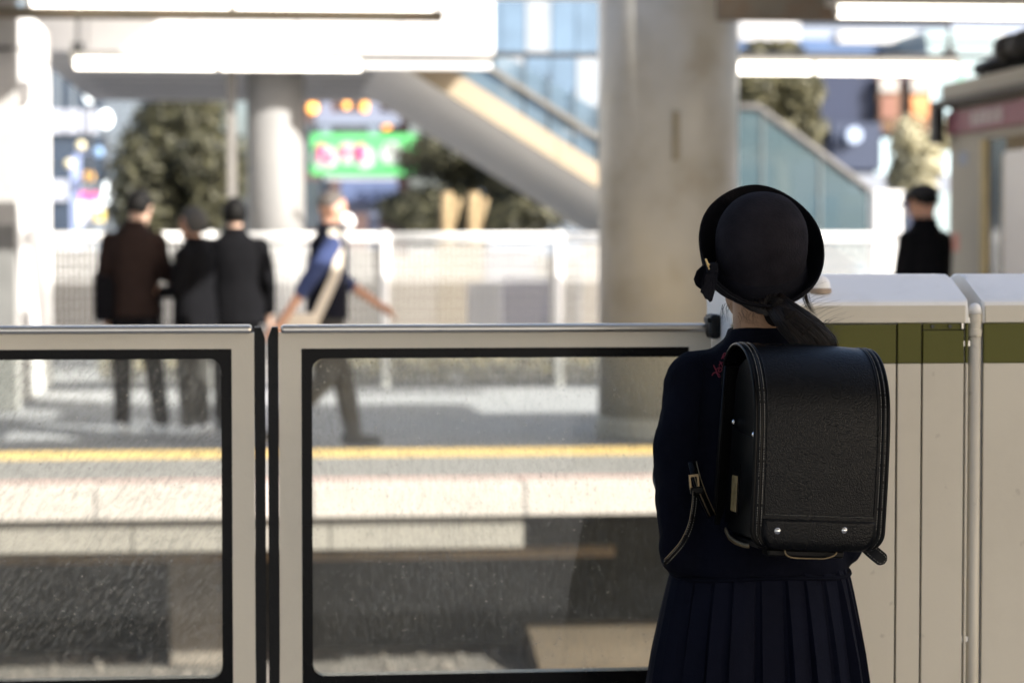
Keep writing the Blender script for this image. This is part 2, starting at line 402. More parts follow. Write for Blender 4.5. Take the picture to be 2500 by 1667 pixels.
# white fascia of the building over the far track and its soffit
YF = 24.0
fx0, fx1 = at(60, 80, YF).x, at(1207, 80, YF).x; fz = at(700, 128, YF).z
fa = root('overhead_building', 'white sunlit overhead building edge with a grey soffit, upper left', 'building', ((fx0+fx1)/2, YF, fz))
part('fascia', box(fx0, fx1, YF, YF+.3, fz, fz+4), M_white, fa)
zz = fz
for k in range(4):                       # cladding joints
    part('fascia_rail', box(fx0, fx1-.01, YF-.012, YF-.002, fz+.42+k*.75, fz+.435+k*.75), mat('joint_grey', (.35, .35, .35), .7), fa)
x = fx0+.6
while x < fx1-.4:
    part('cladding_joint', box(x, x+.012, YF-.01, YF-.001, fz+.02, fz+3.9), MATS['joint_grey'], fa); x += 1.02
part('soffit', box(fx0, fx1, YF+.3, 33, fz+.03, fz+.2), mat('soffit_grey', (.62, .60, .56), .8, .08, 2), fa)
for k in range(8): part('soffit_joint', box(fx0+.3, fx1-.3, YF+1+k*1.05, YF+1.04+k*1.05, fz+.015, fz+.029), MATS['joint_grey'], fa)
b0, b1 = at(884, 150, YF-.35), at(1207, 150, YF-.35)
lb = tag(part('white_light_box', box(b0.x, b1.x, YF+.004, YF+.06, at(884, 168, YF).z, fz-.004, .012), M_white), 'plain white sunlit box under the right end of the fascia', 'light box')

# ---------------------------------------------------------------- columns and the left pillar
def column(name, label, pl, pr, pyb, Y, m, top=4.5, flute=False):
    c = (at(pl, 600, Y) + at(pr, 600, Y))/2; rad = (at(pr, 600, Y) - at(pl, 600, Y)).length/2
    r = root(name, label, 'column', (c.x, Y, 0))
    part('shaft', lathe([(rad, .0), (rad, top)], (c.x, Y, 0), 48), m, r, smooth=False)
    for p in r.children[0].data.polygons: p.use_smooth = abs(p.normal.z) < .5
    part('collar', lathe([(rad+.015, 0), (rad+.015, .12), (rad+.004, .14)], (c.x, Y, 0), 48), m, r)
    return r, c, rad
cr_, cc, crad = column('station_column', 'thick pale round column standing behind the girl', 1462, 1799, 1085, 16.75, M_col)
# narrow bronze plate on the thick column
pp = at(1650, 330, 16.75-crad)
part('number_plate', box(pp.x-.025, pp.x+.025, 16.75-crad-.012, 16.75-crad+.03, at(1650, 392, 16.3).z, at(1650, 272, 16.3).z, .004), mat('bronze_plate', (.22, .19, .13), .4, .1, metal=.4), cr_)
column('station_column', 'round grey column behind the group, its lower half sunlit white', 604, 744, 900, 24.85, M_colg, 3.28)
q = at(566, 500, 24.6)
tag(part('steel_post', box(q.x-.045, q.x+.045, 24.6, 24.75, 0, 4, .01), mat('post_grey', (.17, .16, .145), .6)), 'slim grey square post left of the sunlit column', 'post')
# left pillar: white front edge and deep right flank
Yp = 21.2
x0, x1 = at(42, 500, Yp).x, at(72, 500, Yp).x
lp = root('white_pillar', 'deep white pillar at the left edge with sun patches', 'pillar', ((x0+x1)/2, Yp+1, 0))
part('shaft', box(x0, x1, Yp, Yp+2.1, 0, at(50, 122, Yp).z, .01), M_white, lp)
part('capital', box(x0, x1, Yp-.03, Yp+2.1, at(50, 118, Yp).z, at(50, 32, Yp).z, .01), M_white, lp)
z_ = at(50, 119, Yp).z
part('joint', box(x0+.01, x1-.01, Yp+.01, Yp+2.0, z_-.02, z_+.004), M_seam, lp)
Yw = 19.75; x0 = at(42, 500, Yw).x
wl = root('grey_wall', 'grey concrete wall at the far left edge beside the pillar', 'wall', (x0-1.5, Yw, 0))
part('slab', box(x0-4, x0-.01, Yw, Yw+.3, 0, 4.5), M_conc, wl)
part('coping', box(x0-4, x0-.01, Yw-.06, Yw, at(20, 122, Yw).z, at(20, 116, Yw).z), M_rod, wl)
part('skirting', box(x0-4, x0-.02, Yw-.04, Yw-.005, 0, at(20, 548, Yw).z), mat('wall_grey_dark', (.16, .16, .15), .8), wl)

# ---------------------------------------------------------------- white mesh fence
YN = floorpt(900, 945).y
ftop = at(900, 566, YN).z
M_fence = mat('white_fence_steel', (.82, .81, .78), .4, .03)
fe = root('mesh_fence', 'white welded mesh fence along the back of the far platform', 'fence', (1.5, YN, 0))
posts = [at(px, 700, YN).x for px in (-345, 94, 515, 940, 1363, 1785, 2165, 2590)]
for px in posts:
    b = tube([(px, YN-.03, 0), (px, YN-.03, ftop-.02)], .043, 12); ball((px, YN-.03, ftop-.02), (.043, .043, .03), b, 12, 6)
    part('post', b, M_fence, fe, smooth=True)
for i in range(len(posts)-1):
    a, b_ = posts[i]+.03, posts[i+1]-.03; bm = BM()
    n = int((b_-a)/.048)
    for k in range(n+1):
        x = a + (b_-a)*k/n; box(x-.0052, x+.0052, YN-.004, YN+.003, .05, ftop-.03, bm=bm)
    z = .08
    while z < ftop-.1:
        box(a, b_, YN-.008, YN-.0045, z-.003, z+.003, bm=bm); z += .10
    part('mesh_panel', bm, M_fence, fe)
    bm = tube([(a, YN-.02, ftop-.03), (b_, YN-.02, ftop-.03)], .024, 10); tube([(a, YN-.04, ftop-.075), (b_, YN-.04, ftop-.075)], .012, 8, bm); tube([(a, YN, ftop-.075), (b_, YN, ftop-.075)], .012, 8, bm)
    part('top_rail', bm, M_fence, fe, smooth=True)

# ---------------------------------------------------------------- stair with tan stringer, underside slats and glass
Y1s, Y2s = 24.6, 31.0
def line(px, p, q): return p[1] + (px-p[0])*(q[1]-p[1])/(q[0]-p[0])
nb0, nb1 = (1032, 191), (1457, 455)
st = root('outdoor_staircase', 'outdoor staircase with slatted underside descending to the right behind the column', 'staircase', (at(1300, 900, 27).x, 27, 0))
def spt(px, py): v = at(px, py, Y1s); return v.x, v.z
def strip(pxa, pxb, lo, hi, y0, y1, m, name, bm=None):
    pts = [spt(pxa, line(pxa, *lo)), spt(pxb, line(pxb, *lo)), spt(pxb, line(pxb, *hi)), spt(pxa, line(pxa, *hi))]
    return part(name, prism(pts, 'y', y0, y1), m, st)
M_tan = mat('tan_stringer', (.36, .29, .20), .6, .05, 2)
M_und = mat('underside_slat', (.93, .89, .81), .7, .05, 2)
hi1 = ((1110, 176), (1457, 398)); PXA, PXB = 940, 2150
strip(PXA, 1360, (nb0, nb1), hi1, Y1s, Y1s+.12, M_tan, 'stringer')
strip(1361.5, PXB, (nb0, nb1), hi1, Y1s, Y1s+.12, M_tan, 'stringer')
strip(PXA, PXB, ((1110, 178), (1457, 400)), ((1197, 172), (1457, 340)), Y1s+.03, Y1s+.05, M_blue, 'glass_panel')
strip(PXA, PXB, ((1197, 173), (1457, 341)), ((1210, 168), (1457, 326)), Y1s-.02, Y1s+.06, mat('handrail_dark', (.16, .15, .13), .5), 'handrail')
strip(1000, PXB, ((1210, 167), (1457, 325)), ((1247, 142), (1457, 264)), Y1s+.06, Y1s+.07, M_blue, 'glass_panel')
for px in (1280, 1340, 1400, 1457):
    yy = line(px, (1110, 176), (1457, 398)); a, b_ = spt(px, yy), spt(px, yy-145)
    part('glass_joint', box(a[0]-.008, a[0]+.008, Y1s+.02, Y1s+.028, a[1], b_[1]), M_rod, st)
A, B = at(*nb0, Y1s), at(*nb1, Y1s); dirv = (B-A).normalized(); A = A - dirv*1.2
nsl = 64; Ltot = 9.0
for k in range(nsl):
    p0 = A + dirv*(Ltot*k/nsl); p1 = A + dirv*(Ltot*(k+1)/nsl - .004)
    up = Vector((-dirv.z, 0, dirv.x))
    if up.z < 0: up = -up
    q = [(p0.x, p0.z), (p1.x, p1.z), (p1.x+up.x*.06, p1.z+up.z*.06), (p0.x+up.x*.06, p0.z+up.z*.06)]
    part('underside_slat', prism(q, 'y', Y1s+.125, Y2s), M_und, st)
for k in range(14):                      # treads on top
    p0 = A + dirv*(.6*k+.3); part('tread', box(p0.x-.3, p0.x+.32, Y1s+.13, Y2s, p0.z+.30, p0.z+.40), M_conc, st)

# teal glass escalator flank right of the column
Yg_ = 25.6
eg = root('escalator_balustrade', 'teal glass escalator flank with sloping handrail right of the thick column', 'balustrade', (at(1950, 560, Yg_).x, Yg_, 0))
outl = [(1600, 266), (1850, 266), (2003, 378), (2126, 470), (2210, 530)]
seams = [1600, 1862, 2003, 2126, 2210]
def ytop(px):
    for a, b_ in zip(outl, outl[1:]):
        if a[0] <= px <= b_[0]: return line(px, a, b_)
    return outl[-1][1]
for a, b_ in zip(seams, seams[1:]):
    ks = [a+1.5] + [o[0] for o in outl if a+2 < o[0] < b_-2] + [b_-1.5]
    top = [xz(k, ytop(k), Yg_) for k in ks]
    zb = 0.05
    part('glass_panel', prism([(top[0][0], zb)] + top + [(top[-1][0], zb)], 'y', Yg_, Yg_+.02), M_teal, eg)
part('handrail', tube([at(px, py-3, Yg_+.01) for px, py in outl], .045, 10), mat('handrail_grey', (.075, .07, .065), .5), eg, smooth=True)
for s in seams[1:4]:
    a = at(s, ytop(s), Yg_); part('panel_joint', box(a.x-.012, a.x+.012, Yg_-.02, Yg_-.004, .05, a.z), mat('joint_pale', (.12, .14, .14), .5), eg)
part('side_skirt', prism([xz(1880, 560, Yg_+.4), xz(2160, 700, Yg_+.4), xz(1880, 700, Yg_+.4)], 'y', Yg_+.3, Yg_+.5), mat('skirt_steel', (.30, .33, .36), .4, metal=.5), eg)
qa = at(2128, 650, 24.2); qb = at(2196, 650, 24.2)
wp = root('white_bollard_post', 'bright sunlit white square post between teal glass and the capped man', 'post', ((qa.x+qb.x)/2, 24.2, 0))
part('shaft', box(qa.x, qb.x, 24.1, 24.38, 0, at(2160, 475, 24.2).z, .02), M_white, wp)
part('cap', box(qa.x-.01, qb.x+.01, 24.09, 24.39, at(2160, 475, 24.2).z+.002, at(2160, 466, 24.2).z, .01), M_white, wp)
# ---------------------------------------------------------------- plaza, street furniture, trees and buildings beyond the fence
pl = struct('plaza', box(-120, 160, YN+.6, 260, -.4, -.02), mat('plaza_paving', (.50, .475, .43), .8, .12, 1.5))
def leaf_mesh(lobes, n, size, seed, flat=.5):
    """leaf-sized quads spread through ellipsoid lobes"""
    rnd = random.Random(seed); vs, fs = [], []
    tot = sum(l[3] for l in lobes)
    for lx, ly, lz, wt, rx, ry, rz in lobes:
        for _ in range(int(n*wt/tot)):
            d = Vector((rnd.gauss(0, 1), rnd.gauss(0, 1), rnd.gauss(0, 1))).normalized()
            rr = rnd.random()**.4
            nz = 1 + .35*noise.noise(d*2.2 + Vector((seed, lx, lz)))
            c = Vector((lx + d.x*rx*rr*nz, ly + d.y*ry*rr*nz, lz + d.z*rz*rr*nz))
            s = size*rnd.uniform(.6, 1.4)
            nrm = (d + Vector((rnd.gauss(0, .6), rnd.gauss(0, .6), rnd.gauss(0, .6) + .4))).normalized()
            a = nrm.orthogonal().normalized(); b = nrm.cross(a); an = rnd.random()*6.28
            a, b = a*math.cos(an)+b*math.sin(an), b*math.cos(an)-a*math.sin(an)
            i = len(vs); vs += [c - a*s, c - b*s*.45 + nrm*s*.1, c + a*s, c + b*s*.45 + nrm*s*.1]; fs.append((i, i+1, i+2, i+3))
    me = bpy.data.meshes.new('leaves'); me.from_pydata([tuple(v) for v in vs], [], fs); return me
def leaf_mat(name, c1, c2):
    m = bpy.data.materials.new(name); m.use_nodes = True; t = m.node_tree; b = t.nodes['Principled BSDF']; L = t.links.new
    g = t.nodes.new('ShaderNodeNewGeometry'); cr = t.nodes.new('ShaderNodeValToRGB')
    cr.color_ramp.elements[0].color = (*c1, 1); cr.color_ramp.elements[1].color = (*c2, 1)
    L(g.outputs['Random Per Island'], cr.inputs[0]); L(cr.outputs[0], b.inputs['Base Color'])
    b.inputs['Roughness'].default_value = .55
    tl = t.nodes.new('ShaderNodeBsdfTranslucent'); L(cr.outputs[0], tl.inputs[0])
    mx = t.nodes.new('ShaderNodeMixShader'); mx.inputs[0].default_value = .25
    L(b.outputs[0], mx.inputs[1]); L(tl.outputs[0], mx.inputs[2]); L(mx.outputs[0], t.nodes['Material Output'].inputs[0]); return m
M_leaf = leaf_mat('olive_leaf', (.020, .021, .011), (.125, .118, .062))
M_leaf2 = leaf_mat('mid_leaf', (.026, .028, .014), (.17, .155, .08))
M_bloss = leaf_mat('pale_blossom', (.30, .27, .15), (.60, .56, .40))
M_flow = leaf_mat('yellow_white_flower', (.85, .70, .28), (.95, .92, .78))
M_bark = mat('bark', (.10, .075, .05), .9, .3, 10, .5, 30)
def tree(label, px0, px1, py0, py1, Y, m, n, size, seed, nl=9, group='trees beyond the fence', name='evergreen_tree'):
    a, b = at(px0, py1, Y), at(px1, py0, Y); cx = (a.x+b.x)/2; W = b.x-a.x; H = b.z-a.z; rnd = random.Random(seed)
    r = root(name, label, 'tree', (cx, Y, 0), group=group)
    lobes = []
    for k in range(nl):
        fx, fz = rnd.uniform(-.33, .33), rnd.uniform(-.33, .36)
        s = rnd.uniform(.17, .30)
        lobes.append((cx + fx*W, Y + rnd.uniform(-.3, .3)*W, a.z + H*(.5+fz), s, W*s, W*s, H*s*.9))
    part('crown', leaf_mesh(lobes, n, size, seed), m, r)
    zt = max(a.z + H*.25, .3)
    bm = tube([(cx, Y, 0), (cx+.05, Y, zt*.6), (cx-.03, Y, zt)], [.16, .12, .09], 10)
    for l in lobes[:6]: tube([(cx-.02, Y, zt*.7), ((cx+l[0])/2, (Y+l[1])/2, (zt+l[2])/2+.1), l[:3]], [.07, .045, .015], 6, bm)
    part('trunk', bm, M_bark, r, smooth=True)
    return r
tree('dense olive green evergreen tree behind the three standing people', 235, 600, 205, 590, 40, M_leaf, 15000, .085, 3, 13)
tree('dark evergreen tree under the staircase, right of the green billboard', 930, 1420, 330, 600, 44, M_leaf, 12000, .09, 5, 12)
tree('sunlit evergreen tree above the teal glass', 1780, 2025, 60, 390, 36, M_leaf2, 11000, .08, 9, 10)
tree('small pale blossom tree beside the station booth', 2170, 2330, 285, 540, 34, M_bloss, 2600, .075, 12, 8, name='blossom_tree')
# flowering shrubs at the foot of the fence
for i, px in enumerate((300, 455, 815, 900, 985, 1070, 1165, 1260, 1350, 1430)):
    c = at(px, 900, YN+1.0); r = root('flowering_shrub', f'{["first", "second", "third", "fourth", "fifth", "sixth", "seventh", "eighth", "ninth", "tenth"][i]} low yellow white flowering shrub from the left along the fence foot', 'shrub', (c.x, YN+1.0, -.02), group='shrubs along the fence foot')
    s = .20 + .08*random.random()
    part('foliage', leaf_mesh([(c.x, YN+1, .14, 1, s, .25, .16)], 420, .045, 40+i), M_leaf2, r)
    part('flowers', leaf_mesh([(c.x, YN+.93, .22, 1, s*1.1, .25, .17)], 170, .045, 60+i), M_flow, r)['kind'] = 'stuff'
    part('stem', tube([(c.x, YN+1, -.02), (c.x, YN+1, .12)], .012, 6), M_bark, r)
# bare tan trunks below the dark tree
for px, lab in ((1085, 'left one of two sunlit tan trunks under the staircase tree'), (1150, 'right one of two sunlit tan trunks under the staircase tree')):
    a = at(px, 600, 41.5); b = at(px+6, 470, 41.5)
    r = root('palm_trunk', lab, 'tree trunk', (a.x, 41.5, -.02))
    part('trunk', tube([(a.x, 41.5, -.02), (a.x+.03, 41.5, 1.2), (b.x, 41.5, b.z)], [.17, .14, .11], 10), mat('tan_bark', (.26, .19, .10), .9, .3, 8, .5, 20), r, smooth=True)
    part('branch_stub', tube([(a.x+.03, 41.5, 1.4), (a.x+.25, 41.4, b.z-.1)], [.09, .05], 8), MATS['tan_bark'], r, smooth=True)

# boards standing behind the fence
def board(label, a, b, y0, y1, Y, m):
    p, q = at(a, y1, Y), at(b, y0, Y); r = root('display_board', label, 'board', ((p.x+q.x)/2, Y, -.02))
    part('panel', box(p.x, q.x, Y, Y+.04, p.z, q.z, .01), m, r)
    for x in (p.x+.04, q.x-.04): part('leg', box(x-.02, x+.02, Y+.045, Y+.085, -.02, q.z-.1), M_rod, r)
board('white board standing behind the fence beside a lavender one', 1142, 1222, 690, 800, 28, mat('white_board', (.62, .60, .58), .6, .06, 2))
board('pale lavender board standing behind the mesh fence', 1226, 1345, 676, 800, 28.2, mat('lavender_board', (.30, .29, .42), .6, .12, 2))

# ---------------------------------------------------------------- billboard on a blue-grey frame, orange lamps
YB = 47.0
bb = root('green_billboard', 'bright green and white billboard on a blue grey frame', 'billboard', (at(890, 590, YB).x, YB, 0))
M_frame = mat('blue_grey_frame', (.17, .19, .26), .5, .05)
def pbox(a, b, y0, y1, Y, d0, d1, m, name, parent, bev=.01):
    p, q = at(a, y1, Y), at(b, y0, Y); return part(name, box(p.x, q.x, Y+d0, Y+d1, p.z, q.z, bev), m, parent)
for px in (795, 912): pbox(px-13, px+13, 225, 330 if px < 800 else 640, YB, -.1, .1, M_frame, 'upright', bb)
for px in (795, 912): pbox(px-12, px+12, 432, 720, YB, .15, .3, M_frame, 'leg', bb)
pbox(770, 975, 276, 306, YB, -.14, .12, M_frame, 'cross_rail', bb)
pbox(830, 960, 495, 520, YB, -.12, .1, M_frame, 'cross_rail', bb)
M_green = mat('green_sign_face', (.06, .34, .10), .5, .06, 2, emit=.12, emit_col=(.2, .85, .25))
M_signw = mat('white_sign_face', (.42, .46, .44), .5, .03, 2, emit=.0, emit_col=(.9, 1, .95))
M_pink = mat('pink_lettering', (.70, .05, .22), .5, .05, emit=.02, emit_col=(.8, .15, .4))
pbox(758, 1018, 330, 428, YB, -.35, -.15, M_green, 'sign_face', bb)
pbox(790, 965, 428, 440, YB, -.3, -.1, mat('sign_base_grey', (.5, .52, .55), .5), 'base_strip', bb)
pbox(830, 968, 442, 494, YB, -.3, -.1, mat('navy_panel', (.09, .12, .22), .5, .08), 'lower_panel', bb)
bm = BM()
for px, py, rx, ry in ((795, 385, 33, 28), (850, 375, 28, 26), (890, 385, 26, 27), (955, 375, 26, 28), (995, 388, 24, 24)):
    c = at(px, py, YB-.36); s = YB/FPX; bmesh.ops.create_cone(bm, cap_ends=True, segments=24, radius1=1, radius2=1, depth=1, matrix=Matrix.Translation(c) @ Matrix.Rotation(math.pi/2, 4, 'X') @ Matrix.Diagonal((rx*s, ry*s, .02, 1)))
part('white_emblem', bm, M_signw, bb)
def strokes(segs, Y, wpx, m, name, parent):
    for sg in segs: part(name, tube([at(a, b, Y) for a, b in sg], wpx*Y/FPX, 6), m, parent)
strokes([[(772, 360), (796, 362)], [(784, 352), (780, 392)], [(796, 378), (812, 372), (800, 400)], [(830, 362), (848, 360), (840, 386)], [(868, 360), (888, 356)], [(878, 352), (884, 392)], [(866, 378), (894, 372)]], YB-.42, 4.6, M_pink, 'letter_stroke', bb)
M_orange = mat('lit_orange_lamp', (1, .5, .12), .5, 0, emit=1.3, emit_col=(1, .36, .05))
# dark restaurant building carrying the lamps
def building(label, px0, px1, py0, Y, depth, m, name='city_building', base=0):
    a, b = at(px0, 590, Y), at(px1, 590, Y); z1 = at(px0, py0, Y).z
    r = root(name, label, 'building', ((a.x+b.x)/2, Y+depth/2, 0))
    part('wall', box(a.x, b.x, Y, Y+depth, base, z1), m, r)
    part('parapet', box(a.x-.1, b.x+.1, Y-.1, Y+depth+.1, z1+.003, z1+.3), m, r)
    return r
def win(r, a, b, y0, y1, Y, m, name='window', frame=None):
    o = pbox(a, b, y0, y1, Y, -.05, .05, m, name, r, 0)
    return o
bR = building('dark maroon fronted building behind the green billboard', 690, 1000, 215, 62, 12, mat('maroon_front', (.07, .04, .035), .7, .2, 1))
for a, b, y0, y1 in ((720, 790, 300, 420), (800, 900, 300, 420), (700, 780, 440, 560)): win(bR, a, b, y0, y1, 62, mat_window('dim_glass', (.05, .06, .07)))
for i, (px, py, s) in enumerate(((763, 265, 1), (846, 258, .55), (893, 262, 1), (944, 306, .8))):
    c = at(px, py, 61.2); lab = ['round orange lamp left of the billboard frame', 'dimmer middle orange lamp above the billboard', 'round orange lamp by the right billboard upright', 'small orange lamp low beside the staircase underside'][i]
    r = root('orange_lamp', lab, 'lamp', (c.x, 61.2, c.z), group='orange lamps by the billboard')
    part('globe', ball(c, .11*s + .02), M_orange, r, smooth=True); part('bracket', tube([c, c+Vector((0, .78, .05))], .025, 6), M_rod, r)
# left city building: pale front, dark windows, blue sign column
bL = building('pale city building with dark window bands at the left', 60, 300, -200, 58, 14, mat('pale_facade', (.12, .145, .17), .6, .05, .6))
M_wd = mat_window('dark_window', (.035, .05, .075)); M_wl = mat('window_blind', (.36, .38, .44), .6, .05)
for (a, b, y0, y1) in ((118, 132, 130, 330), (156, 172, 130, 330), (192, 210, 130, 265), (234, 252, 130, 265)): win(bL, a, b, y0, y1, 58, M_wd, 'window_strip')
win(bL, 118, 262, 332, 402, 58, M_wd); win(bL, 118, 262, 408, 440, 58, M_wd); win(bL, 118, 180, 470, 565, 58, M_wd)
for px in (122, 162, 204): pbox(px, px+34, 268, 326, 57.9, -.1, 0, M_wl, 'blind', bL, 0)
pbox(121, 165, 440, 490, 57.9, -.1, 0, M_wl, 'blind', bL, 0)
sg = root('sign_column', 'tall lavender blue sign column at the left with a magenta board', 'sign', (at(186, 600, 50).x, 50, 0))
M_lav = mat('lavender_sign', (.30, .36, .56), .5, .06)
pbox(176, 196, 380, 720, 50, -.1, .1, M_lav, 'pole', sg)
pbox(196, 240, 470, 492, 50, -.15, .05, mat('magenta_board', (.70, .10, .32), .5), 'magenta_board', sg)
pbox(190, 252, 494, 546, 50, -.15, .05, mat('pale_board', (.75, .76, .85), .5, emit=.15), 'pale_board', sg)
pbox(232, 256, 512, 540, 49.8, -.15, .0, mat('yellow_board', (.75, .58, .15), .5), 'yellow_board', sg)
for px, py, rr, m in ((197, 356, 11, 'ivory'), (168, 400, 10, 'ivory'), (240, 372, 12, 'blue'), (216, 432, 14, 'orange')):
    mm = {'ivory': mat('ivory_globe', (.78, .70, .45), .5), 'blue': mat('blue_globe', (.25, .40, .62), .5), 'orange': mat('orange_board', (.75, .42, .10), .5)}[m]
    c = at(px, py, 49.7); part('ornament', ball(c, rr*49.7/FPX), mm, sg, smooth=True); part('arm', tube([c, (at(186, py, 50).x, 50, c.z)], .03, 6), M_lav, sg)
# added glowing balls standing in for unknown bright blurs beside the left tree
for px, py, rx, ry, lab in ((218, 228, 18, 30, 'upper white glowing ball for a bright blur above the left tree edge'), (258, 292, 22, 26, 'second white glowing ball for a bright blur at the left tree edge'), (262, 470, 20, 34, 'lower white glowing ball for a bright blur left of the brown coated man'), (300, 502, 18, 22, 'lowest white glowing ball for a bright blur beside the brown coated man')):
    c = at(px, py, 46); s = 46/FPX; r = root('glow_ball', lab, 'lamp', (c.x, 46, 0), group='white glow balls')
    part('globe', ball(c, (rx*s*.7, rx*s*.7, ry*s*.8)), mat('white_glow', (.95, .98, 1), .4, 0, emit=1.2, emit_col=(.92, 1, .98)), r, smooth=True); part('pole', tube([(c.x, 46.05, -.02), (c.x, 46.05, c.z)], .03, 8), M_rod, r)  # glowing ball and its pole are both made up for the blur
# right city buildings
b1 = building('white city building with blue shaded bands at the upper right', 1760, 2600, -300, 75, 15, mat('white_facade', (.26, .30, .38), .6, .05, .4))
for y0, y1, m in ((45, 62, M_wd), (100, 130, mat('blue_band', (.08, .14, .27), .5, .1, .5)), (190, 250, M_wl)): win(b1, 1800 if y0 < 150 else 2350, 2320 if y0 < 150 else 2600, y0, y1, 75, m, 'window_band')
pbox(2030, 2430, 85, 112, 74, -1, 0, mat('bright_ledge', (.50, .50, .50), .5), 'ledge', b1, 0)
pbox(1790, 1935, 55, 105, 74, -1, 0, MATS['bright_ledge'], 'ledge', b1, 0)
b2 = building('navy blue clad shop building behind the teal glass', 1940, 2260, 172, 64, 9, mat('navy_clad', (.012, .020, .050), .5, .15, .8))
pbox(2030, 2150, 300, 415, 63.8, -.1, 0, mat('navy_light', (.026, .037, .07), .5), 'lower_front', b2, 0)
c = at(2087, 330, 63.4); part('round_sign', tube([c, c+Vector((0, .3, 0))], 20*63.4/FPX, 24), mat('pale_round_sign', (.35, .42, .55), .4, emit=.05), b2)
M_br = mat_window('brown_window', (.16, .09, .05))
for px in (2140, 2215): 
    wv = win(b2, px, px+58, 185, 320, 63.8, M_br)
    pbox(px+8, px+50, 235, 290, 63.7, -.1, -.06, mat('poster_orange', (.55, .22, .08), .6, .3, 1) if px > 2200 else mat('poster_dark', (.2, .09, .06), .6, .3, 1), 'poster', wv, 0)
    pbox(px+6, px+52, 190, 225, 63.7, -.1, -.06, mat('poster_grey', (.32, .30, .28), .6, .2, 1), 'poster', wv, 0)
M_cy = mat('bright_shopfront', (.45, .58, .62), .3, .05, 1, emit=.12, emit_col=(.8, .97, 1))
for a, b in ((2138, 2190), (2198, 2250), (2256, 2330)): win(b2, a, b, 340, 425, 63.8, M_cy, 'shop_window')
pbox(2060, 2340, 428, 470, 63, -.8, 0, mat('grey_canopy', (.20, .22, .26), .6), 'shop_canopy', b2, 0)
pbox(2050, 2180, 478, 500, 60, -.5, 0, mat('dark_canopy', (.05, .05, .05), .6), 'awning', b2, 0)
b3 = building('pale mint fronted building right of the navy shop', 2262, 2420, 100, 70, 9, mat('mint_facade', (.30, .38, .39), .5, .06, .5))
for y in (210, 262, 314): win(b3, 2270, 2330, y, y+36, 70, M_cy)
for px in (2255, 2338): pbox(px, px+8, 180, 260, 69.6, -.1, 0, mat('green_strip', (.05, .30, .14), .5), 'green_strip', b3, 0)
# glass hall behind the staircase
gh = building('pale blue glass hall behind the staircase', 1150, 1800, -40, 60, 8, mat('hall_core', (.14, .17, .21), .7, .1, .5), name='glass_hall')
for i in range(10):
    for j in range(3):
        a = 1160 + i*62; pbox(a, a+59, -160+j*150, -14+j*150, 59.8, -.05, 0, mat('hall_glass', (.11, .17, .24), .15, .25, .8, spec=.8) if (i+j) % 3 else mat('hall_glass_pale', (.27, .30, .33), .2, .1, .8), 'pane', gh, 0)
# cream hoarding and planters seen through the fence
hd = root('site_hoarding', 'cream and grey hoarding boards behind the white fence', 'hoarding', (at(700, 700, 33).x, 33.2, 0))
cols = [(.14, .115, .075), (.11, .11, .125), (.085, .078, .065), (.16, .14, .11)]
for i in range(26):
    a = -350 + i*118; v = i % 4
    pbox(a, a+115, 595 + 14*(i % 3), 905, 33.2, 0, .06, mat(f'hoarding_{["cream", "pale_grey", "stone", "ivory"][v]}', cols[v], .7, .1, 1), 'board', hd, .004)

# ---------------------------------------------------------------- booth on the far platform, right edge
XB = at(2317, 590, 16.6).x
bo = root('station_booth', 'cream platform booth with a pink sign board at the right edge', 'booth', (XB+1.2, 15.6, 0))
M_cream = mat('cream_booth_panel', (.36, .33, .265), .6, .06, 2, dirt=.25, dirtcol=(.3, .25, .17))
Y0b, Y1b = 14.45, 16.6
def bxp(px, Y=None):       # depth on the booth flank for a pixel column
    d = ray(px, 590); return XB/d.x*d.y
ztop = at(2317, 266, Y1b).z
part('flank_panel', box(XB, XB+.05, bxp(2392), Y1b, 0, ztop, .004), M_cream, bo)
part('flank_header', box(XB, XB+.05, Y0b, bxp(2392)-.005, at(2317, 352, Y1b).z, ztop, .004), M_cream, bo)
part('back_wall', box(XB+.06, XB+2.5, Y1b-.06, Y1b-.003, 0, ztop-.005), M_cream, bo)
part('roof', box(XB-.12, XB+2.6, Y0b-.3, Y1b+.1, ztop+.004, ztop+.05, .01), mat('booth_roof', (.09, .085, .075), .8), bo)
part('fascia_board', box(XB-.05, XB+2.55, Y0b-.2, Y1b+.05, ztop+.055, ztop+.17, .01), M_cream, bo)
sn = part('sign_board', box(XB-.035, XB-.005, Y0b, bxp(2319), at(2317, 331, Y1b).z, at(2317, 277, Y1b).z, .003), mat('pink_sign', (.21, .042, .072), .5, .05), bo)
zb_, zt_ = at(2317, 318, Y1b).z, at(2317, 288, Y1b).z
rnd = random.Random(5)
for g in range(5):                       # five blurred square characters in two lines
    yc = bxp(2388) - g*.145; bm = BM()
    for row in (0, 1):
        z0 = zb_ + (zt_-zb_)*(.55 if row else 0); z1 = z0 + (zt_-zb_)*.42
        for k in range(3): box(XB-.041, XB-.036, yc-.055, yc+.055, z0+(z1-z0)*k/2.3, z0+(z1-z0)*k/2.3+.011, bm=bm)
        for k in range(2): yy = yc + rnd.uniform(-.045, .045); box(XB-.0415, XB-.0365, yy-.007, yy+.007, z0, z1, bm=bm)
    part('character', bm, mat('sign_white_ink', (.62, .56, .55), .6), sn)
part('door_post', box(XB-.01, XB+.06, bxp(2394), bxp(2402), 0, at(2317, 352, Y1b).z-.004), mat('yellowed_post', (.55, .44, .22), .6), bo)
part('door_glass', box(XB+.02, XB+.03, bxp(2446), bxp(2404), 0, at(2317, 352, Y1b).z-.004), mat_window('booth_glass', (.05, .08, .12)), bo)
part('door_leaf', box(XB-.01, XB+.04, bxp(2468), bxp(2447), 0, at(2317, 395, Y1b).z), M_cream, bo)
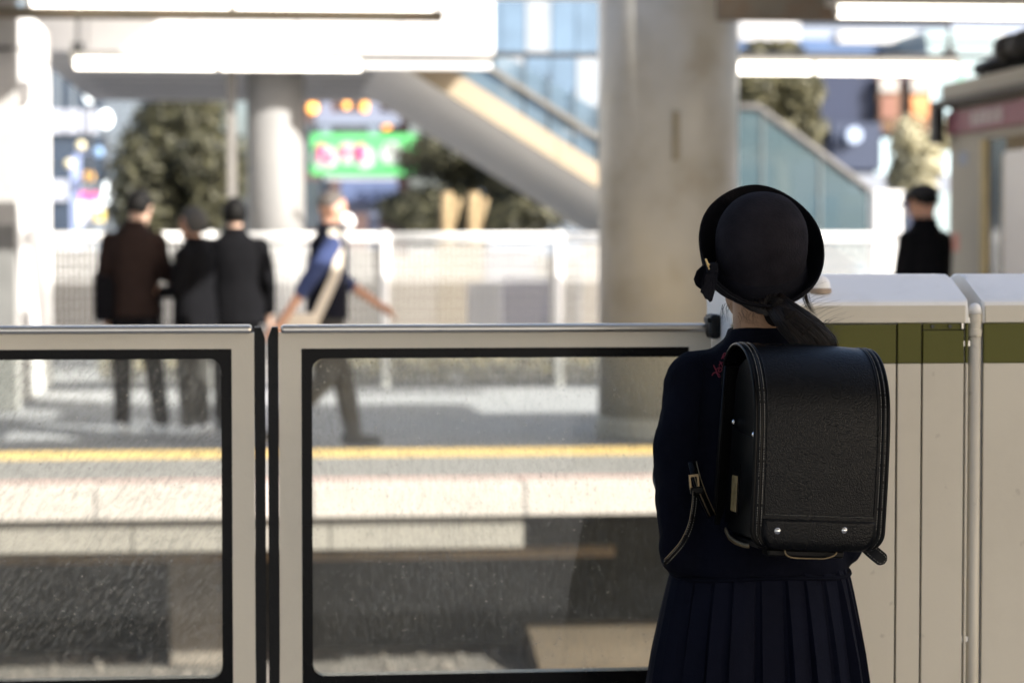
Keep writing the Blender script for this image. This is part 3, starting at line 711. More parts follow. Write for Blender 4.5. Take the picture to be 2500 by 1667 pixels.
part('white_cabinet', box(XB-.06, XB+.3, Y0b, bxp(2470), 0, at(2317, 388, Y1b).z, .01), M_white, bo)
part('notice', box(XB-.004, XB-.001, bxp(2362), bxp(2338), at(2317, 408, Y1b).z, at(2317, 375, Y1b).z), mat('grey_notice', (.30, .33, .40), .6, .3, 30), bo)
part('red_notice', box(XB-.004, XB-.001, bxp(2342), bxp(2326), at(2317, 614, Y1b).z, at(2317, 570, Y1b).z), mat('red_notice', (.55, .22, .16), .6, .2, 30), bo)
part('corner_bracket', box(XB-.13, XB-.055, Y1b-.06, Y1b+.06, at(2317, 352, Y1b).z, ztop), M_rod, bo)
# black tarpaulin bundled on the booth roof
bm = BM(); rnd = random.Random(8)
for i in range(9):
    y = Y1b - .1 - i*.24; ball((XB+.15+rnd.uniform(0, .3), y, ztop+.17+.03*(i > 2) + .035*min(i, 4)), (.22, .16, .045+.016*min(i, 5)), bm, 12, 8)
me = remesh(bm, .025, 2); wrinkle(me, .02, 7)
tag(part('black_tarpaulin', me, mat('black_tarp', (.014, .014, .014), .5, .3, 10), smooth=True), 'bundled black tarpaulin lying on the booth roof', 'tarpaulin')
# ---------------------------------------------------------------- platform screen gate: sliding leaves, housings, pipe
YG = 4.66                                  # front plane of the sliding leaves
def gx(px, Y=YG, py=1200): return at(px, py, Y).x
def gz(py, Y=YG, px=700): return at(px, py, Y).z
def mat_dirty_glass(name, slant, seed, heavy=1.0):
    """clear pane with dust: see-through, a reflection, and streaked dust that catches light"""
    m = bpy.data.materials.new(name); m.use_nodes = True; t = m.node_tree; t.nodes.clear(); L = t.links.new
    o = t.nodes.new('ShaderNodeOutputMaterial'); tc = t.nodes.new('ShaderNodeTexCoord')
    def nz(scale, rot, st, lo, hi, det=6):
        m0 = t.nodes.new('ShaderNodeMapping'); m0.inputs['Rotation'].default_value = (0, rot, 0)
        mp = t.nodes.new('ShaderNodeMapping'); mp.inputs['Scale'].default_value = st; mp.inputs['Location'].default_value = (seed, seed, 0)
        n = t.nodes.new('ShaderNodeTexNoise'); n.inputs['Scale'].default_value = scale; n.inputs['Detail'].default_value = det; n.inputs['Roughness'].default_value = .65
        L(tc.outputs['Object'], m0.inputs[0]); L(m0.outputs[0], mp.inputs[0]); L(mp.outputs[0], n.inputs['Vector'])
        r = t.nodes.new('ShaderNodeMapRange'); r.inputs['From Min'].default_value = lo; r.inputs['From Max'].default_value = hi
        L(n.outputs['Fac'], r.inputs['Value']); return r.outputs[0]
    streak = nz(115, slant, (1.0, 1, .38), .46, .66)
    cloud = nz(3.5, 0, (1, 1, 1), .3, .75)
    spots = nz(130, 0, (1, 1, 1), .63, .72, 2)
    def mul(a, b):
        x = t.nodes.new('ShaderNodeMath'); x.operation = 'MULTIPLY'
        for i, v in enumerate((a, b)):
            if isinstance(v, float): x.inputs[i].default_value = v
            else: L(v, x.inputs[i])
        return x.outputs[0]
    def add(a, b):
        x = t.nodes.new('ShaderNodeMath'); x.operation = 'ADD'
        for i, v in enumerate((a, b)):
            if isinstance(v, float): x.inputs[i].default_value = v
            else: L(v, x.inputs[i])
        return x.outputs[0]
    fac = add(add(mul(streak, .03*heavy), mul(mul(streak, cloud), .20*heavy)), add(mul(cloud, .045), add(mul(spots, .32), .016)))
    tr = t.nodes.new('ShaderNodeBsdfTransparent'); tr.inputs[0].default_value = (.93, .95, .93, 1)
    df = t.nodes.new('ShaderNodeBsdfDiffuse'); df.inputs[0].default_value = (.62, .58, .50, 1)
    tl = t.nodes.new('ShaderNodeBsdfTranslucent'); tl.inputs[0].default_value = (.62, .58, .50, 1)
    du = t.nodes.new('ShaderNodeMixShader'); du.inputs[0].default_value = .5; L(df.outputs[0], du.inputs[1]); L(tl.outputs[0], du.inputs[2])
    mx = t.nodes.new('ShaderNodeMixShader'); L(fac, mx.inputs[0]); L(tr.outputs[0], mx.inputs[1]); L(du.outputs[0], mx.inputs[2])
    gl = t.nodes.new('ShaderNodeBsdfGlossy'); gl.inputs['Roughness'].default_value = .02
    fr = t.nodes.new('ShaderNodeFresnel'); fr.inputs[0].default_value = 1.35
    m2 = t.nodes.new('ShaderNodeMixShader'); L(fr.outputs[0], m2.inputs[0]); L(mx.outputs[0], m2.inputs[1]); L(gl.outputs[0], m2.inputs[2])
    L(m2.outputs[0], o.inputs[0]); return m
def leaf(label, px, glass, rub, slant, seed, left):
    """px = outer beige edge columns (a,b); glass = columns of the clear opening"""
    a, b = gx(px[0]), gx(px[1]); ga, gb = gx(glass[0]), gx(glass[1])
    zt, zc, zr, zg = gz(794), gz(813), gz(851), gz(876)
    zgb = gz(1653); zrb = gz(1690)
    r = root('gate_leaf', label, 'gate', ((a+b)/2, YG+.03, 0), group='sliding leaves of the platform gate')
    ra, rb = (a+.043 if not left else a+.043), (b-.043)
    fr = part('frame', ring_plate((a, b, .05, zc), (ra, rb, zrb, zr), .002, YG, YG+.055, k=2), M_beige, r)
    part('top_cap', box(a+.004, b-.004, YG-.008, YG+.065, zc-.0008, zt, .006), M_steel, r)
    part('glass_rim', ring_plate((ra-.004, rb+.004, zrb-.004, zr+.004), (ga, gb, zgb, zg), .022, YG+.010, YG+.045), M_rim, r)
    part('glass_pane', box(ga-.008, gb+.008, YG+.024, YG+.031, zgb-.008, zg+.008), mat_dirty_glass(f'dusty_glass_{"left" if left else "right"}', slant, seed, 1.6 if left else .9), r)
    rx0, rx1 = sorted((gx(rub[0]), gx(rub[1])))
    zt2 = zt - .004; ch = .011
    pts = [(rx0, .04), (rx1, .04), (rx1, zt2-ch*2), (rx1-ch*.7, zt2), (rx0, zt2)] if left else [(rx0, .04), (rx1, .04), (rx1, zt2), (rx0+ch*.7, zt2), (rx0, zt2-ch*2)]
    part('rubber_edge', prism(pts, 'y', YG+.001, YG+.058), M_black, r)
    return r
l1 = leaf('left sliding gate leaf with a dusty streaked glass pane', (-900, 622), (-820, 541), (623, 648.5), R(-38), 1.3, True)
l2 = leaf('right sliding gate leaf whose glass runs behind the girl', (682, 1735), (763, 1690), (655.5, 681), R(6), 4.1, False)
z0 = gz(790)
part('end_stop', box(gx(1722), gx(1749), YG-.05, YG+.02, gz(832, YG-.05), gz(771, YG-.05), .008), M_black, l2)
part('end_stop_plate', box(gx(1716), gx(1723)-.0005, YG-.045, YG+.0, gz(792, YG-.05), gz(779, YG-.05), .002), M_black, l2)

YH, YHB = 4.50, 4.76                       # housing front and back
def hx(px, py=1000): return at(px, py, YH).x
def hz(py): return at(2200, py, YH).z
zs, zt = hz(733), 1.296
def housing(label, px0, px1, seams, group):
    a, b = hx(px0), hx(px1)
    r = root('gate_housing', label, 'gate housing', ((a+b)/2, (YH+YHB)/2, 0), group=group)
    # body shell with sloping top, slightly behind the panels
    zo = hz(788)
    prof = [(YH+.012, .02), (YH+.012, zo-.003), (YH, zo), (YH, zs-.012), (YH+.003, zs-.004), (YH+.010, zs)]
    prof += [(YH+.118, zt-.008), (YH+.135, zt-.001), (YH+.16, zt), (YHB-.05, zt), (YHB-.02, zt-.008), (YHB, zt-.03), (YHB, .02)]
    bm = prism(prof, 'x', a, b)
    es = [e for e in bm.edges if abs(e.verts[0].co.x - e.verts[1].co.x) < 1e-6 and min(e.verts[0].co.z, e.verts[1].co.z) > zs-.02 and e.is_manifold]
    bmesh.ops.bevel(bm, geom=es, offset=.008, segments=3, affect='EDGES', profile=.6)
    sh = part('shell', bm, M_top, r)
    # front fascia under the slope, darker than the shell
    part('front_fascia', box(a+.004, b-.007, YH-.004, YH-.0005, zo+.0, zs-.010, .0015), M_beige, r)
    part('back_board', box(a+.006, b-.006, YH+.006, YH+.0115, .03, zo-.004), M_seam, r)
    zb = hz(887)
    for (s0, s1, top) in seams:
        u, v = hx(s0), hx(s1)
        part('olive_band', box(u, v, YH-.003, YH+.005, zb+.0004, hz(top), .0012), M_olive, r)
        part('front_panel', box(u, v, YH-.003, YH+.005, .04, zb-.0004, .0012), M_beige, r)
    return r
h1 = housing('cream gate housing with olive band directly behind the girl', 1786, 2363, [(1788, 2185.5, 791.5), (2190, 2247, 789), (2251.5, 2351, 807), (2355.5, 2362, 790)], 'fixed gate housings')
h2 = housing('cream gate housing with olive band at the right edge', 2397, 3100, [(2399.5, 3098, 789.5)], 'fixed gate housings')
for px in (2275, 2318):
    part('screw', tube([(hx(px), YH+.005, hz(797)), (hx(px), YH-.002, hz(797))], .0035, 10), M_rod, h1)
part('slot_plate', box(hx(2253), hx(2345), YH+.002, YH+.0058, hz(804.5), hz(790)), M_olive, h1)
part('slot_end', box(hx(2346), hx(2350), YH-.002, YH+.0055, hz(803), hz(789)), M_steel, h1)
c = at(1999, 708, YH+.06); zz = zs + (c.y-YH)/.118*(zt-zs) - .012
dm = root('dome_lamp', 'small white dome on the sloping top of the gate housing', 'dome', (c.x, c.y, zz))
part('dome', lathe([(.0225, 0), (.0225, .010), (.0205, .019), (.015, .0275), (.008, .0315), (.001, .0325)], (c.x, c.y, zz+.004), 28), M_top, dm, smooth=True)
part('ring', lathe([(.0245, 0), (.0245, .008), (.023, .010)], (c.x, c.y, zz), 28), mat('dome_ring', (.30, .22, .15), .4), dm)
# vertical pipe in the gap between the housings
px_, Yq = hx(2381), YH-.005
pr = (hx(2396.5)-hx(2366))/2
pi = root('vertical_pipe', 'cream vertical pipe standing in the gap between the two housings', 'pipe', (px_, Yq+pr, 0))
zp = hz(742)
part('tube', lathe([(pr, .0), (pr, zp-.062)], (px_, Yq+pr, 0), 24), M_beige, pi, smooth=True)
part('collar', lathe([(pr+.0015, zp-.0615), (pr+.0015, zp-.048), (pr, zp-.0475), (pr, zp-.034), (pr+.001, zp-.0335), (pr+.001, zp-.02)], (px_, Yq+pr, 0), 24), M_beige, pi)
part('cap', lathe([(pr+.0005, zp-.0195), (pr, zp-.010), (pr*.8, zp-.003), (pr*.45, zp), (.001, zp+.001)], (px_, Yq+pr, 0), 24), M_top, pi, smooth=True)
for z in (zp-.03, zp-.075, .6): part('clamp', box(px_-pr-.012, px_-pr*.6, Yq+pr-.006, Yq+pr+.006, z-.006, z+.004), M_steel, pi)
# ---------------------------------------------------------------- people on the far platform
M_skin = mat('skin', (.50, .28, .19), .55, .06, 20, .05, 200)
M_skinp = mat('skin_pale', (.58, .38, .28), .55, .05, 20, .05, 200)
M_hairb = mat('black_hair', (.004, .0035, .003), .6, .4, 40, .4, 120, spec=.15)
M_hairg = mat('grey_hair', (.05, .05, .05), .7, .3, 40, .4, 120)
M_hairs = mat('short_greying_hair', (.09, .075, .065), .6, .3, 60, .4, 200)
def cloth(name, c, v=.12): return mat(name, c, .9, v, 12, .15, 150, spec=.12)
M_shoew = mat('white_sneaker', (.86, .87, .90), .6, .05)
M_shoeb = mat('black_shoe', (.012, .012, .012), .4, .2)
def hand(bm, wrist, d, side, curl=.5, s=1.0):
    """palm, four unequal bent fingers and a thumb; d = pointing direction, side = thumb direction"""
    w_ = Vector(wrist); d = Vector(d).normalized(); side = Vector(side); side = (side - d*side.dot(d)).normalized(); nrm = d.cross(side).normalized()
    limb(bm, [w_, w_ + d*.04*s, w_ + d*.085*s], [.024*s, .030*s, .030*s])
    for k, ln in enumerate((.068, .078, .072, .056)):
        b0 = w_ + d*.085*s + side*(.027 - .018*k)*s
        p1 = b0 + (d*math.cos(curl*.4) + nrm*math.sin(curl*.4)).normalized()*ln*.5*s
        p2 = p1 + (d*math.cos(curl) + nrm*math.sin(curl)).normalized()*ln*.5*s
        limb(bm, [b0, p1, p2], [.0105*s, .0095*s, .008*s], 8)
    t0 = w_ + d*.03*s + side*.025*s; t1 = t0 + (d*.6 + side*.7).normalized()*.035*s; t2 = t1 + (d*.9 + side*.25).normalized()*.03*s
    limb(bm, [t0, t1, t2], [.013*s, .011*s, .009*s], 8)
def head(bm, c, s=1.0, rot=None):
    """skull, jaw, nose, ears, brow; faces +Y before rot"""
    rot = rot or Matrix.Identity(3); c = Vector(c)
    def E(o, r): ball(c + rot @ (Vector(o)*s), tuple(x*s for x in r), bm, 16, 12, rot)
    E((0, 0, .02), (.076, .095, .098)); E((0, .028, -.055), (.056, .062, .062)); E((0, .060, -.09), (.030, .032, .024))
    E((0, .098, -.012), (.012, .018, .022)); E((0, .088, -.058), (.024, .012, .010)); E((0, .082, .032), (.05, .016, .012))
    for k in (-1, 1): E((.078*k, -.006, -.005), (.012, .020, .030))
def eyes(parent, c, s=1.0, rot=None):
    rot = rot or Matrix.Identity(3); c = Vector(c)
    for k in (-1, 1): part('eye', ball(c + rot @ (Vector((.031*k, .086, .008))*s), .0115*s, u=10, v=8), mat('eye', (.03, .025, .02), .2), parent, world=False, smooth=True)
def hair_cap(c, s, rot, front=.25, low=-.3, thick=1.12, back_len=0):
    """hair shell: ellipsoid with the face side left open"""
    bm = ball((0, 0, 0), 1, u=32, v=20); kill = []
    for f in bm.faces:
        d = f.calc_center_median().normalized()
        lim = low if d.y < 0 else low + (d.y)*(front-low)/.5
        if d.z < lim: kill.append(f)
    bmesh.ops.delete(bm, geom=kill, context='FACES')
    for v in bm.verts:
        d = v.co.normalized(); k = thick*(1 + .035*noise.noise(d*5))
        v.co = Vector(c) + rot @ (Vector((d.x*.082*k, d.y*.100*k - .004, d.z*.104*k + .02))*s)
    return evald(bm, [('SOLIDIFY', dict(thickness=.012*s, offset=-1)), ('SUBSURF', dict(levels=1, render_levels=1))])
def shoe(ank, d, m, parent, s=1.0):
    a = Vector(ank); d = Vector(d); d.z = 0; d.normalize(); bm = BM()
    base = Vector((a.x, a.y, a.z - .085*s))
    limb(bm, [base + Vector((0, 0, .05)) - d*.05*s, base + Vector((0, 0, .042)) + d*.08*s, base + Vector((0, 0, .032)) + d*.165*s], [.043*s, .040*s, .032*s])
    limb(bm, [a + Vector((0, 0, .01)), base + Vector((0, 0, .06))], [.046*s, .045*s])
    for v in bm.verts: v.co.z = max(v.co.z, base.z + .006)
    part('shoe', remesh(bm, .01, 3), m, parent, world=False, smooth=True)
def person(label, loc, rz, H, cl, pose):
    """local frame faces +Y.  pose: arms [(shoulder, elbow, wrist, hand dir)], legs [(hip, knee, ankle)], head rot; cl: materials"""
    k = H/1.72; r = root('person', label, 'person', loc, rz); V = lambda p: Vector(p)*k
    lean = pose.get('lean', 0); hr = pose.get('head_rot', Matrix.Identity(3)); hc = V((0, .015 + lean, 1.585)) + Vector(pose.get('head_off', (0, 0, 0)))
    bm = BM(); head(bm, hc, k, hr)
    limb(bm, [V((0, lean*.8 - .01, 1.40)), hc + hr @ Vector((0, -.01, -.05))*k], [.060*k, .055*k])
    tor = [(.15, .10, .86), (.16, .11, .97), (.14, .10, 1.1), (.16, .115, 1.26), (.155, .095, 1.38), (.09, .07, 1.44)]
    loft([(0, lean*(z-.86)/.6*k, z*k, rx*k, ry*k) for rx, ry, z in tor], 24, bm)
    for a in pose['arms']:
        sh, el, wr, hd, sd = [V(q) for q in a[:3]] + [Vector(a[3]), Vector(a[4])]; sh.z -= .035*k; sh.x *= .94
        limb(bm, [sh, el, wr], [.050*k, .040*k, .028*k]); hand(bm, wr, hd, sd, a[5] if len(a) > 5 else .6, k)
    for hp, kn, an in pose['legs']: limb(bm, [V(hp), V(kn), V(an)], [.085*k, .055*k, .038*k])
    body = part('body', remesh(bm, .0085, 3), cl['skin'], r, world=False, smooth=True)
    eyes(r, hc, k, hr)
    if cl.get('hair'): part('hair', hair_cap(hc, k, hr, *cl.get('hairp', (.35, -.35, 1.13))), cl['hair'], r, world=False, smooth=True)
    # upper garment
    bm = BM(); fl = cl.get('flare', .0); hem = cl.get('hem', .80)
    tor = [(.185+fl, .135+fl*.7, hem), (.18+fl*.6, .135+fl*.4, .95), (.188, .13, 1.1), (.205, .138, 1.26), (.195, .115, 1.38), (.12, .085, 1.44), (.082, .075, 1.475)]
    loft([(0, lean*max(0, z-.86)/.6*k, z*k, rx*k, ry*k) for rx, ry, z in tor], 28, bm)
    bare = cl.get('bare', 1.0)
    sl = BM() if cl.get('sleeve') else bm
    for a in pose['arms']:
        sh, el, wr = [V(q) for q in a[:3]]; sh.z -= .035*k; sh.x *= .94; e2 = el + (wr-el)*(bare*.93)
        limb(sl, [sh - Vector((sh.x*.25, 0, -.005)), sh, el, e2], [.066*k, .067*k, .058*k, .048*k])
    me = remesh(bm, .0095, 7); wrinkle(me, .006, 9, (1, 1, .6), 3)
    part(cl['top_name'], me, cl['top'], r, world=False, smooth=True)
    if cl.get('sleeve'):
        me = remesh(sl, .0095, 6); wrinkle(me, .005, 12, seed=5); part('shirt', me, cl['sleeve'], r, world=False, smooth=True)
    if cl.get('collar'): part('collar', lathe([(.07*k, 0), (.082*k, .03*k), (.078*k, .055*k), (.066*k, .05*k), (.06*k, 0)], (0, lean*.9, 1.445*k), 24), cl['collar'], r, world=False, smooth=True)
    bm = BM(); loft([(0, 0, .80*k, .155*k, .115*k), (0, 0, .98*k, .165*k, .118*k)], 24, bm)
    for hp, kn, an in pose['legs']:
        h, n_, a = V(hp), V(kn), V(an); limb(bm, [h, n_, a + (n_-a).normalized()*.02], [.102*k, .076*k, .062*k])
    me = remesh(bm, .0095, 4); wrinkle(me, .006, 10, seed=9); part('trousers', me, cl['legs'], r, world=False, smooth=True)
    for i, (hp, kn, an) in enumerate(pose['legs']):
        shoe(V(an), pose.get('toes', [(0, 1, 0)]*2)[i], cl['shoe'], r, k)
    return r
STAND = [((-.09, 0, .88), (-.10, .02, .48), (-.10, 0, .085)), ((.09, 0, .88), (.10, .02, .48), (.10, 0, .085))]
def rotz(a): return Matrix.Rotation(R(a), 3, 'Z')
def rotx(a): return Matrix.Rotation(R(a), 3, 'X')
ARMS_FRONT = [((-.20, 0, 1.39), (-.235, .02, 1.10), (-.12, .22, 1.08), (.6, .8, .1), (0, 0, 1)), ((.20, 0, 1.39), (.235, .02, 1.10), (.12, .22, 1.08), (-.6, .8, .1), (0, 0, 1))]
ARMS_DOWN = [((-.20, 0, 1.39), (-.255, -.02, 1.10), (-.25, .05, .84), (0, .1, -1), (0, 1, 0)), ((.20, 0, 1.39), (.255, -.02, 1.10), (.25, .05, .84), (0, .1, -1), (0, 1, 0))]
def foot(px, py): 
    p = floorpt(px, py); return (p.x, p.y, 0)
black = cloth('black_coat', (.004, .004, .005)); brown = cloth('brown_coat', (.028, .018, .016)); navyj = cloth('dark_trousers', (.010, .010, .012))
grey_t = cloth('dark_grey_trousers', (.05, .048, .045))
# man in brown coat seen from behind, face turned right
q = foot(330, 1062)
person('man in a brown coat seen from behind, head turned right, white sneakers', q, R(-8), 1.73,
       dict(skin=M_skinp, hair=M_hairb, top=brown, top_name='coat', hem=.83, flare=.03, legs=navyj, shoe=M_shoew, collar=brown, hairp=(.30, -.55, 1.16)),
       dict(arms=[((-.20, 0, 1.39), (-.232, -.03, 1.10), (-.22, .06, .86), (0, .2, -1), (0, 1, 0)), ((.20, 0, 1.39), (.232, .06, 1.12), (.22, .30, 1.10), (.1, 1, .1), (0, 0, 1))],
            legs=[((-.09, 0, .88), (-.10, .02, .48), (-.10, 0, .085)), ((.09, 0, .88), (.14, .04, .48), (.20, 0, .085))], toes=[(0, 1, 0), (1, .3, 0)],
            head_rot=rotz(-38) @ rotx(-14), head_off=(.035, .03, 0)))
brn = [o for o in C.objects if o.name.startswith('person') and o.parent is None][-1]; brn.scale = (.93, .95, 1)
# shoulder bag carried by the brown-coated man, on his left hip
bq = at(250, 700, q[1]-.12)
bgg = root('shoulder_bag', 'black shoulder bag hanging at the side of the brown coated man', 'bag', (bq.x, q[1]-.08, .72))
me = evald(box(bq.x-.06, bq.x+.08, q[1]-.16, q[1]+.10, .80, 1.12, .03), [('SUBSURF', dict(levels=1, render_levels=1))])
part('pouch', me, mat('black_nylon', (.004, .004, .006), .8, .2, spec=.1), bgg, smooth=True)
part('strap', strap([(bq.x, q[1]-.05, 1.10), (bq.x+.06, q[1]-.14, 1.35), (bq.x+.14, q[1]-.05, 1.46), (bq.x+.14, q[1]+.08, 1.40)], .03, .004, (0, 1, 0)), MATS['black_nylon'], bgg)
# grey haired person in profile, facing left
q = foot(478, 1064)
person('grey haired person in a black coat facing left beside the man in black', q, R(62), 1.60,
       dict(skin=M_skin, hair=M_hairg, top=black, top_name='coat', hem=.72, flare=.04, legs=grey_t, shoe=M_shoew, collar=black, hairp=(.35, -.70, 1.15)),
       dict(arms=ARMS_FRONT, legs=STAND, toes=[(-.3, 1, 0), (.2, 1, 0)], head_rot=rotz(8)))
# man in black, seen from behind
q = foot(575, 1050)
person('man in a black coat seen from behind in front of the sunlit column', q, R(-6), 1.68,
       dict(skin=M_skinp, hair=M_hairb, top=black, top_name='coat', hem=.78, flare=.05, legs=navyj, shoe=M_shoeb, collar=black, hairp=(.45, -.75, 1.15)),
       dict(arms=[((-.21, 0, 1.39), (-.245, -.03, 1.10), (-.20, .12, .88), (.2, .6, -1), (0, 1, 0)), ((.21, 0, 1.39), (.255, -.03, 1.10), (.24, .12, .88), (-.1, .6, -1), (0, 1, 0))], legs=STAND, head_rot=rotx(-8)))
# striding man in vest: faces right, slightly away from the camera
q = foot(800, 1094)
vest = cloth('dark_navy_vest', (.008, .009, .016)); shirt = cloth('blue_shirt', (.040, .055, .13), .2)
vm = person('man in a dark vest and blue shirt striding right with a white face mask', q, R(-80), 1.70,
       dict(skin=M_skin, hair=M_hairs, top=vest, top_name='vest', hem=.86, flare=.0, sleeve=shirt, bare=.25, legs=grey_t, shoe=M_shoeb, collar=vest, hairp=(.50, .0, 1.07)),
       dict(arms=[((-.20, -.02, 1.38), (-.26, .16, 1.12), (-.22, .40, .95), (.0, .7, -.45), (1, 0, 0), .5), ((.20, 0, 1.38), (.27, -.19, 1.10), (.27, -.36, .85), (0, -.75, -.8), (0, .6, -.6), .8)],
            legs=[((-.09, 0, .86), (-.10, .12, .48), (-.10, .20, .085)), ((.09, 0, .86), (.10, -.04, .47), (.10, -.36, .13))], toes=[(0, 1, 0), (0, 1, 0)], lean=.02, head_rot=rotx(-6)))
hc = Vector((0, .035, 1.585))*1.70/1.72
bm = ball((0, .100, -.066), (.068, .062, .056), u=20, v=14)
for v in bm.verts: v.co = hc + (rotx(-6) @ v.co)*.99
part('face_mask', bm, mat('white_mask_cloth', (.92, .92, .92), .8, .03, 20, .1, 150), vm, world=False, smooth=True)
for sx in (-1, 1): part('mask_strap', tube([hc + Vector((sx*.055, .085, -.05)), hc + Vector((sx*.080, .01, .02))], .0025, 6), MATS['white_mask_cloth'], vm, world=False)
# cream tote worn across his body
tt = root('tote_bag', 'cream tote bag with a wide strap worn by the striding man', 'bag', (q[0], q[1]-.24, .70))
M_cr = mat('cream_canvas', (.66, .59, .48), .9, .06, 15, .2, 150)
bcz = at(735, 770, q[1]-.25)
me = evald(box(bcz.x-.16, bcz.x+.12, q[1]-.32, q[1]-.24, .60, .90, .02), [('SUBSURF', dict(levels=1, render_levels=1))])
part('pouch', me, M_cr, tt, smooth=True)
sp_ = [at(px, py, Y) for px, py, Y in ((812, 560, q[1]-.10), (824, 600, q[1]-.20), (826, 640, q[1]-.235), (815, 680, q[1]-.25), (795, 725, q[1]-.27), (772, 775, q[1]-.29))]
part('strap', strap(spline(sp_, 6), .065, .006, (1, 0, .3)), M_cr, tt)
# man in a cap beside the booth
q = foot(2262, 1120); q = (at(2258, 600, 15.7).x, 15.7, 0)
cm = person('man in a black cap and long black coat standing beside the booth', q, R(38), 1.74,
       dict(skin=M_skin, hair=M_hairb, top=black, top_name='coat', hem=.55, flare=.07, legs=navyj, shoe=M_shoeb, collar=black, hairp=(.35, -.35, 1.08)),
       dict(arms=ARMS_FRONT, legs=STAND, head_rot=rotz(20) @ rotx(-12)))
k = 1.74/1.72; hc = Vector((0, .015, 1.585))*k; rr = rotz(20) @ rotx(-12)
bm = ball((0, 0, 0), 1, u=24, v=16)
bmesh.ops.delete(bm, geom=[f for f in bm.faces if f.calc_center_median().z < .12], context='FACES')
for v in bm.verts: v.co = hc + rr @ (Vector((v.co.x*.098, v.co.y*.118 - .004, v.co.z*.105 + .03))*k)
ca = part('cap', evald(bm, [('SOLIDIFY', dict(thickness=.008, offset=1))]), mat('black_cap', (.012, .012, .013), .8), cm, world=False, smooth=True)
bm = ball((0, 0, 0), 1, u=24, v=8)
for v in bm.verts: v.co = hc + rr @ (Vector((v.co.x*.075, .115 + v.co.y*.07, .042 + v.co.z*.006 - max(0, v.co.y)*.018))*k)
part('cap_peak', bm, MATS['black_cap'], ca, world=False, smooth=True)
# ---------------------------------------------------------------- the girl, seen from behind
M_navy = mat('navy_wool', (.0022, .0028, .0070), .85, .2, 14, .25, 350, spec=.08)
M_skirt = mat('navy_skirt_cloth', (.0022, .0030, .0090), .8, .15, 14, .2, 350, spec=.10)
M_felt = mat('black_felt', (.0080, .0076, .0095), .95, .2, 30, .3, 260, spec=.08)
M_crown = mat('grey_black_felt', (.0165, .0148, .0180), .95, .25, 30, .35, 260, spec=.08)
M_feltb = mat('navy_ribbon_band', (.005, .005, .008), .8, .2, 30, .25, 350, spec=.12)
M_rib = mat('grosgrain_ribbon', (.004, .0045, .008), .8, .2, 30, .3, 400, spec=.12)
M_gold = mat('gold_pin', (.75, .55, .25), .3, .1, 20, metal=1)
M_gskin = mat('girl_skin', (.38, .215, .115), .55, .05, 25, .06, 250)
def mat_hair(name, col):
    m = leaf_mat(name, (.002, .0014, .001), (.022, .014, .009)); b = m.node_tree.nodes['Principled BSDF']
    b.inputs['Roughness'].default_value = .38; b.inputs['Specular IOR Level'].default_value = .4
    m.node_tree.nodes['Mix Shader'].inputs[0].default_value = .05; return m
M_ghair = mat_hair('dark_hair', (.010, .007, .005))
GX, GY = .858, 4.15
girl = root('person', 'schoolgirl in navy uniform and felt hat standing with her back to us', 'person', (GX, GY, 0), R(2))
GW = WORLD[girl]; GI = GW.inverted()
def gl(px, py, Y): return GI @ at(px, py, Y)
hs = .88; hrot = rotx(14); hcen = Vector((-.006, .006, 1.312))
bm = BM(); head(bm, hcen, hs, hrot)
limb(bm, [(-.006, -.012, 1.13), (-.006, -.018, 1.21), hcen + Vector((0, -.028, -.045))], [.050, .0475, .050])
loft([(0, 0, .70, .12, .095), (0, 0, .80, .125, .095), (0, 0, .92, .11, .085), (0, 0, 1.05, .12, .085), (0, 0, 1.13, .10, .065), (0, -.005, 1.18, .055, .05)], 24, bm)
LA = [(-.118, -.005, 1.115), (-.142, -.022, .99), (-.138, -.03, .825), (-.07, .15, .86)]
RA = [(.118, -.005, 1.115), (.142, -.012, .99), (.138, -.01, .835), (.07, .15, .86)]
limb(bm, LA, [.04, .037, .034, .023]); limb(bm, RA, [.04, .037, .034, .023])
hand(bm, LA[3], (.8, .55, .05), (0, .1, 1), .9, .78); hand(bm, RA[3], (-.8, .55, .05), (0, .1, 1), .9, .78)
for s in (-1, 1): limb(bm, [(.075*s, 0, .70), (.072*s, .01, .38), (.070*s, 0, .07)], [.072, .048, .032])
part('body', remesh(bm, .006, 3), M_gskin, girl, world=False, smooth=True)
eyes(girl, hcen, hs, hrot)
for s in (-1, 1):
    shoe((.070*s, 0, .085), (0, 1, 0), M_shoeb, girl, .85)
    part('sock', tube([(.070*s, 0, .06), (.071*s, .005, .22), (.072*s, .01, .30)], [.036, .046, .049], 16), mat('white_sock', (.75, .75, .74), .8), girl, world=False, smooth=True)
# jacket: torso and sleeves as one surface
bm = BM()
loft([(0, .0, .783, .156, .118), (0, 0, .80, .158, .121), (0, 0, .87, .152, .118), (0, 0, .96, .146, .110), (0, -.002, 1.05, .146, .103), (-.002, -.006, 1.115, .138, .088), (-.004, -.010, 1.155, .104, .072), (-.006, -.014, 1.19, .068, .062), (-.006, -.016, 1.212, .058, .057)], 40, bm)
limb(bm, [(-.085, -.008, 1.122)] + LA[:3] + [tuple(Vector(LA[2])*.12 + Vector(LA[3])*.88)], [.052, .054, .0535, .049, .038], 16)
limb(bm, [(.085, -.008, 1.122)] + RA[:3] + [tuple(Vector(RA[2])*.12 + Vector(RA[3])*.88)], [.052, .054, .052, .048, .038], 16)
me = remesh(bm, .0055, 7); wrinkle(me, .0042, 13, (.7, 1, 1.3), 2); wrinkle(me, .0014, 38, (1, 1, .8), 6)
jk = part('jacket', me, M_navy, girl, world=False, smooth=True)
jb = BM(); jb.from_mesh(me); jb.transform(GW); JT = BVHTree.FromBMesh(jb); jb.free()
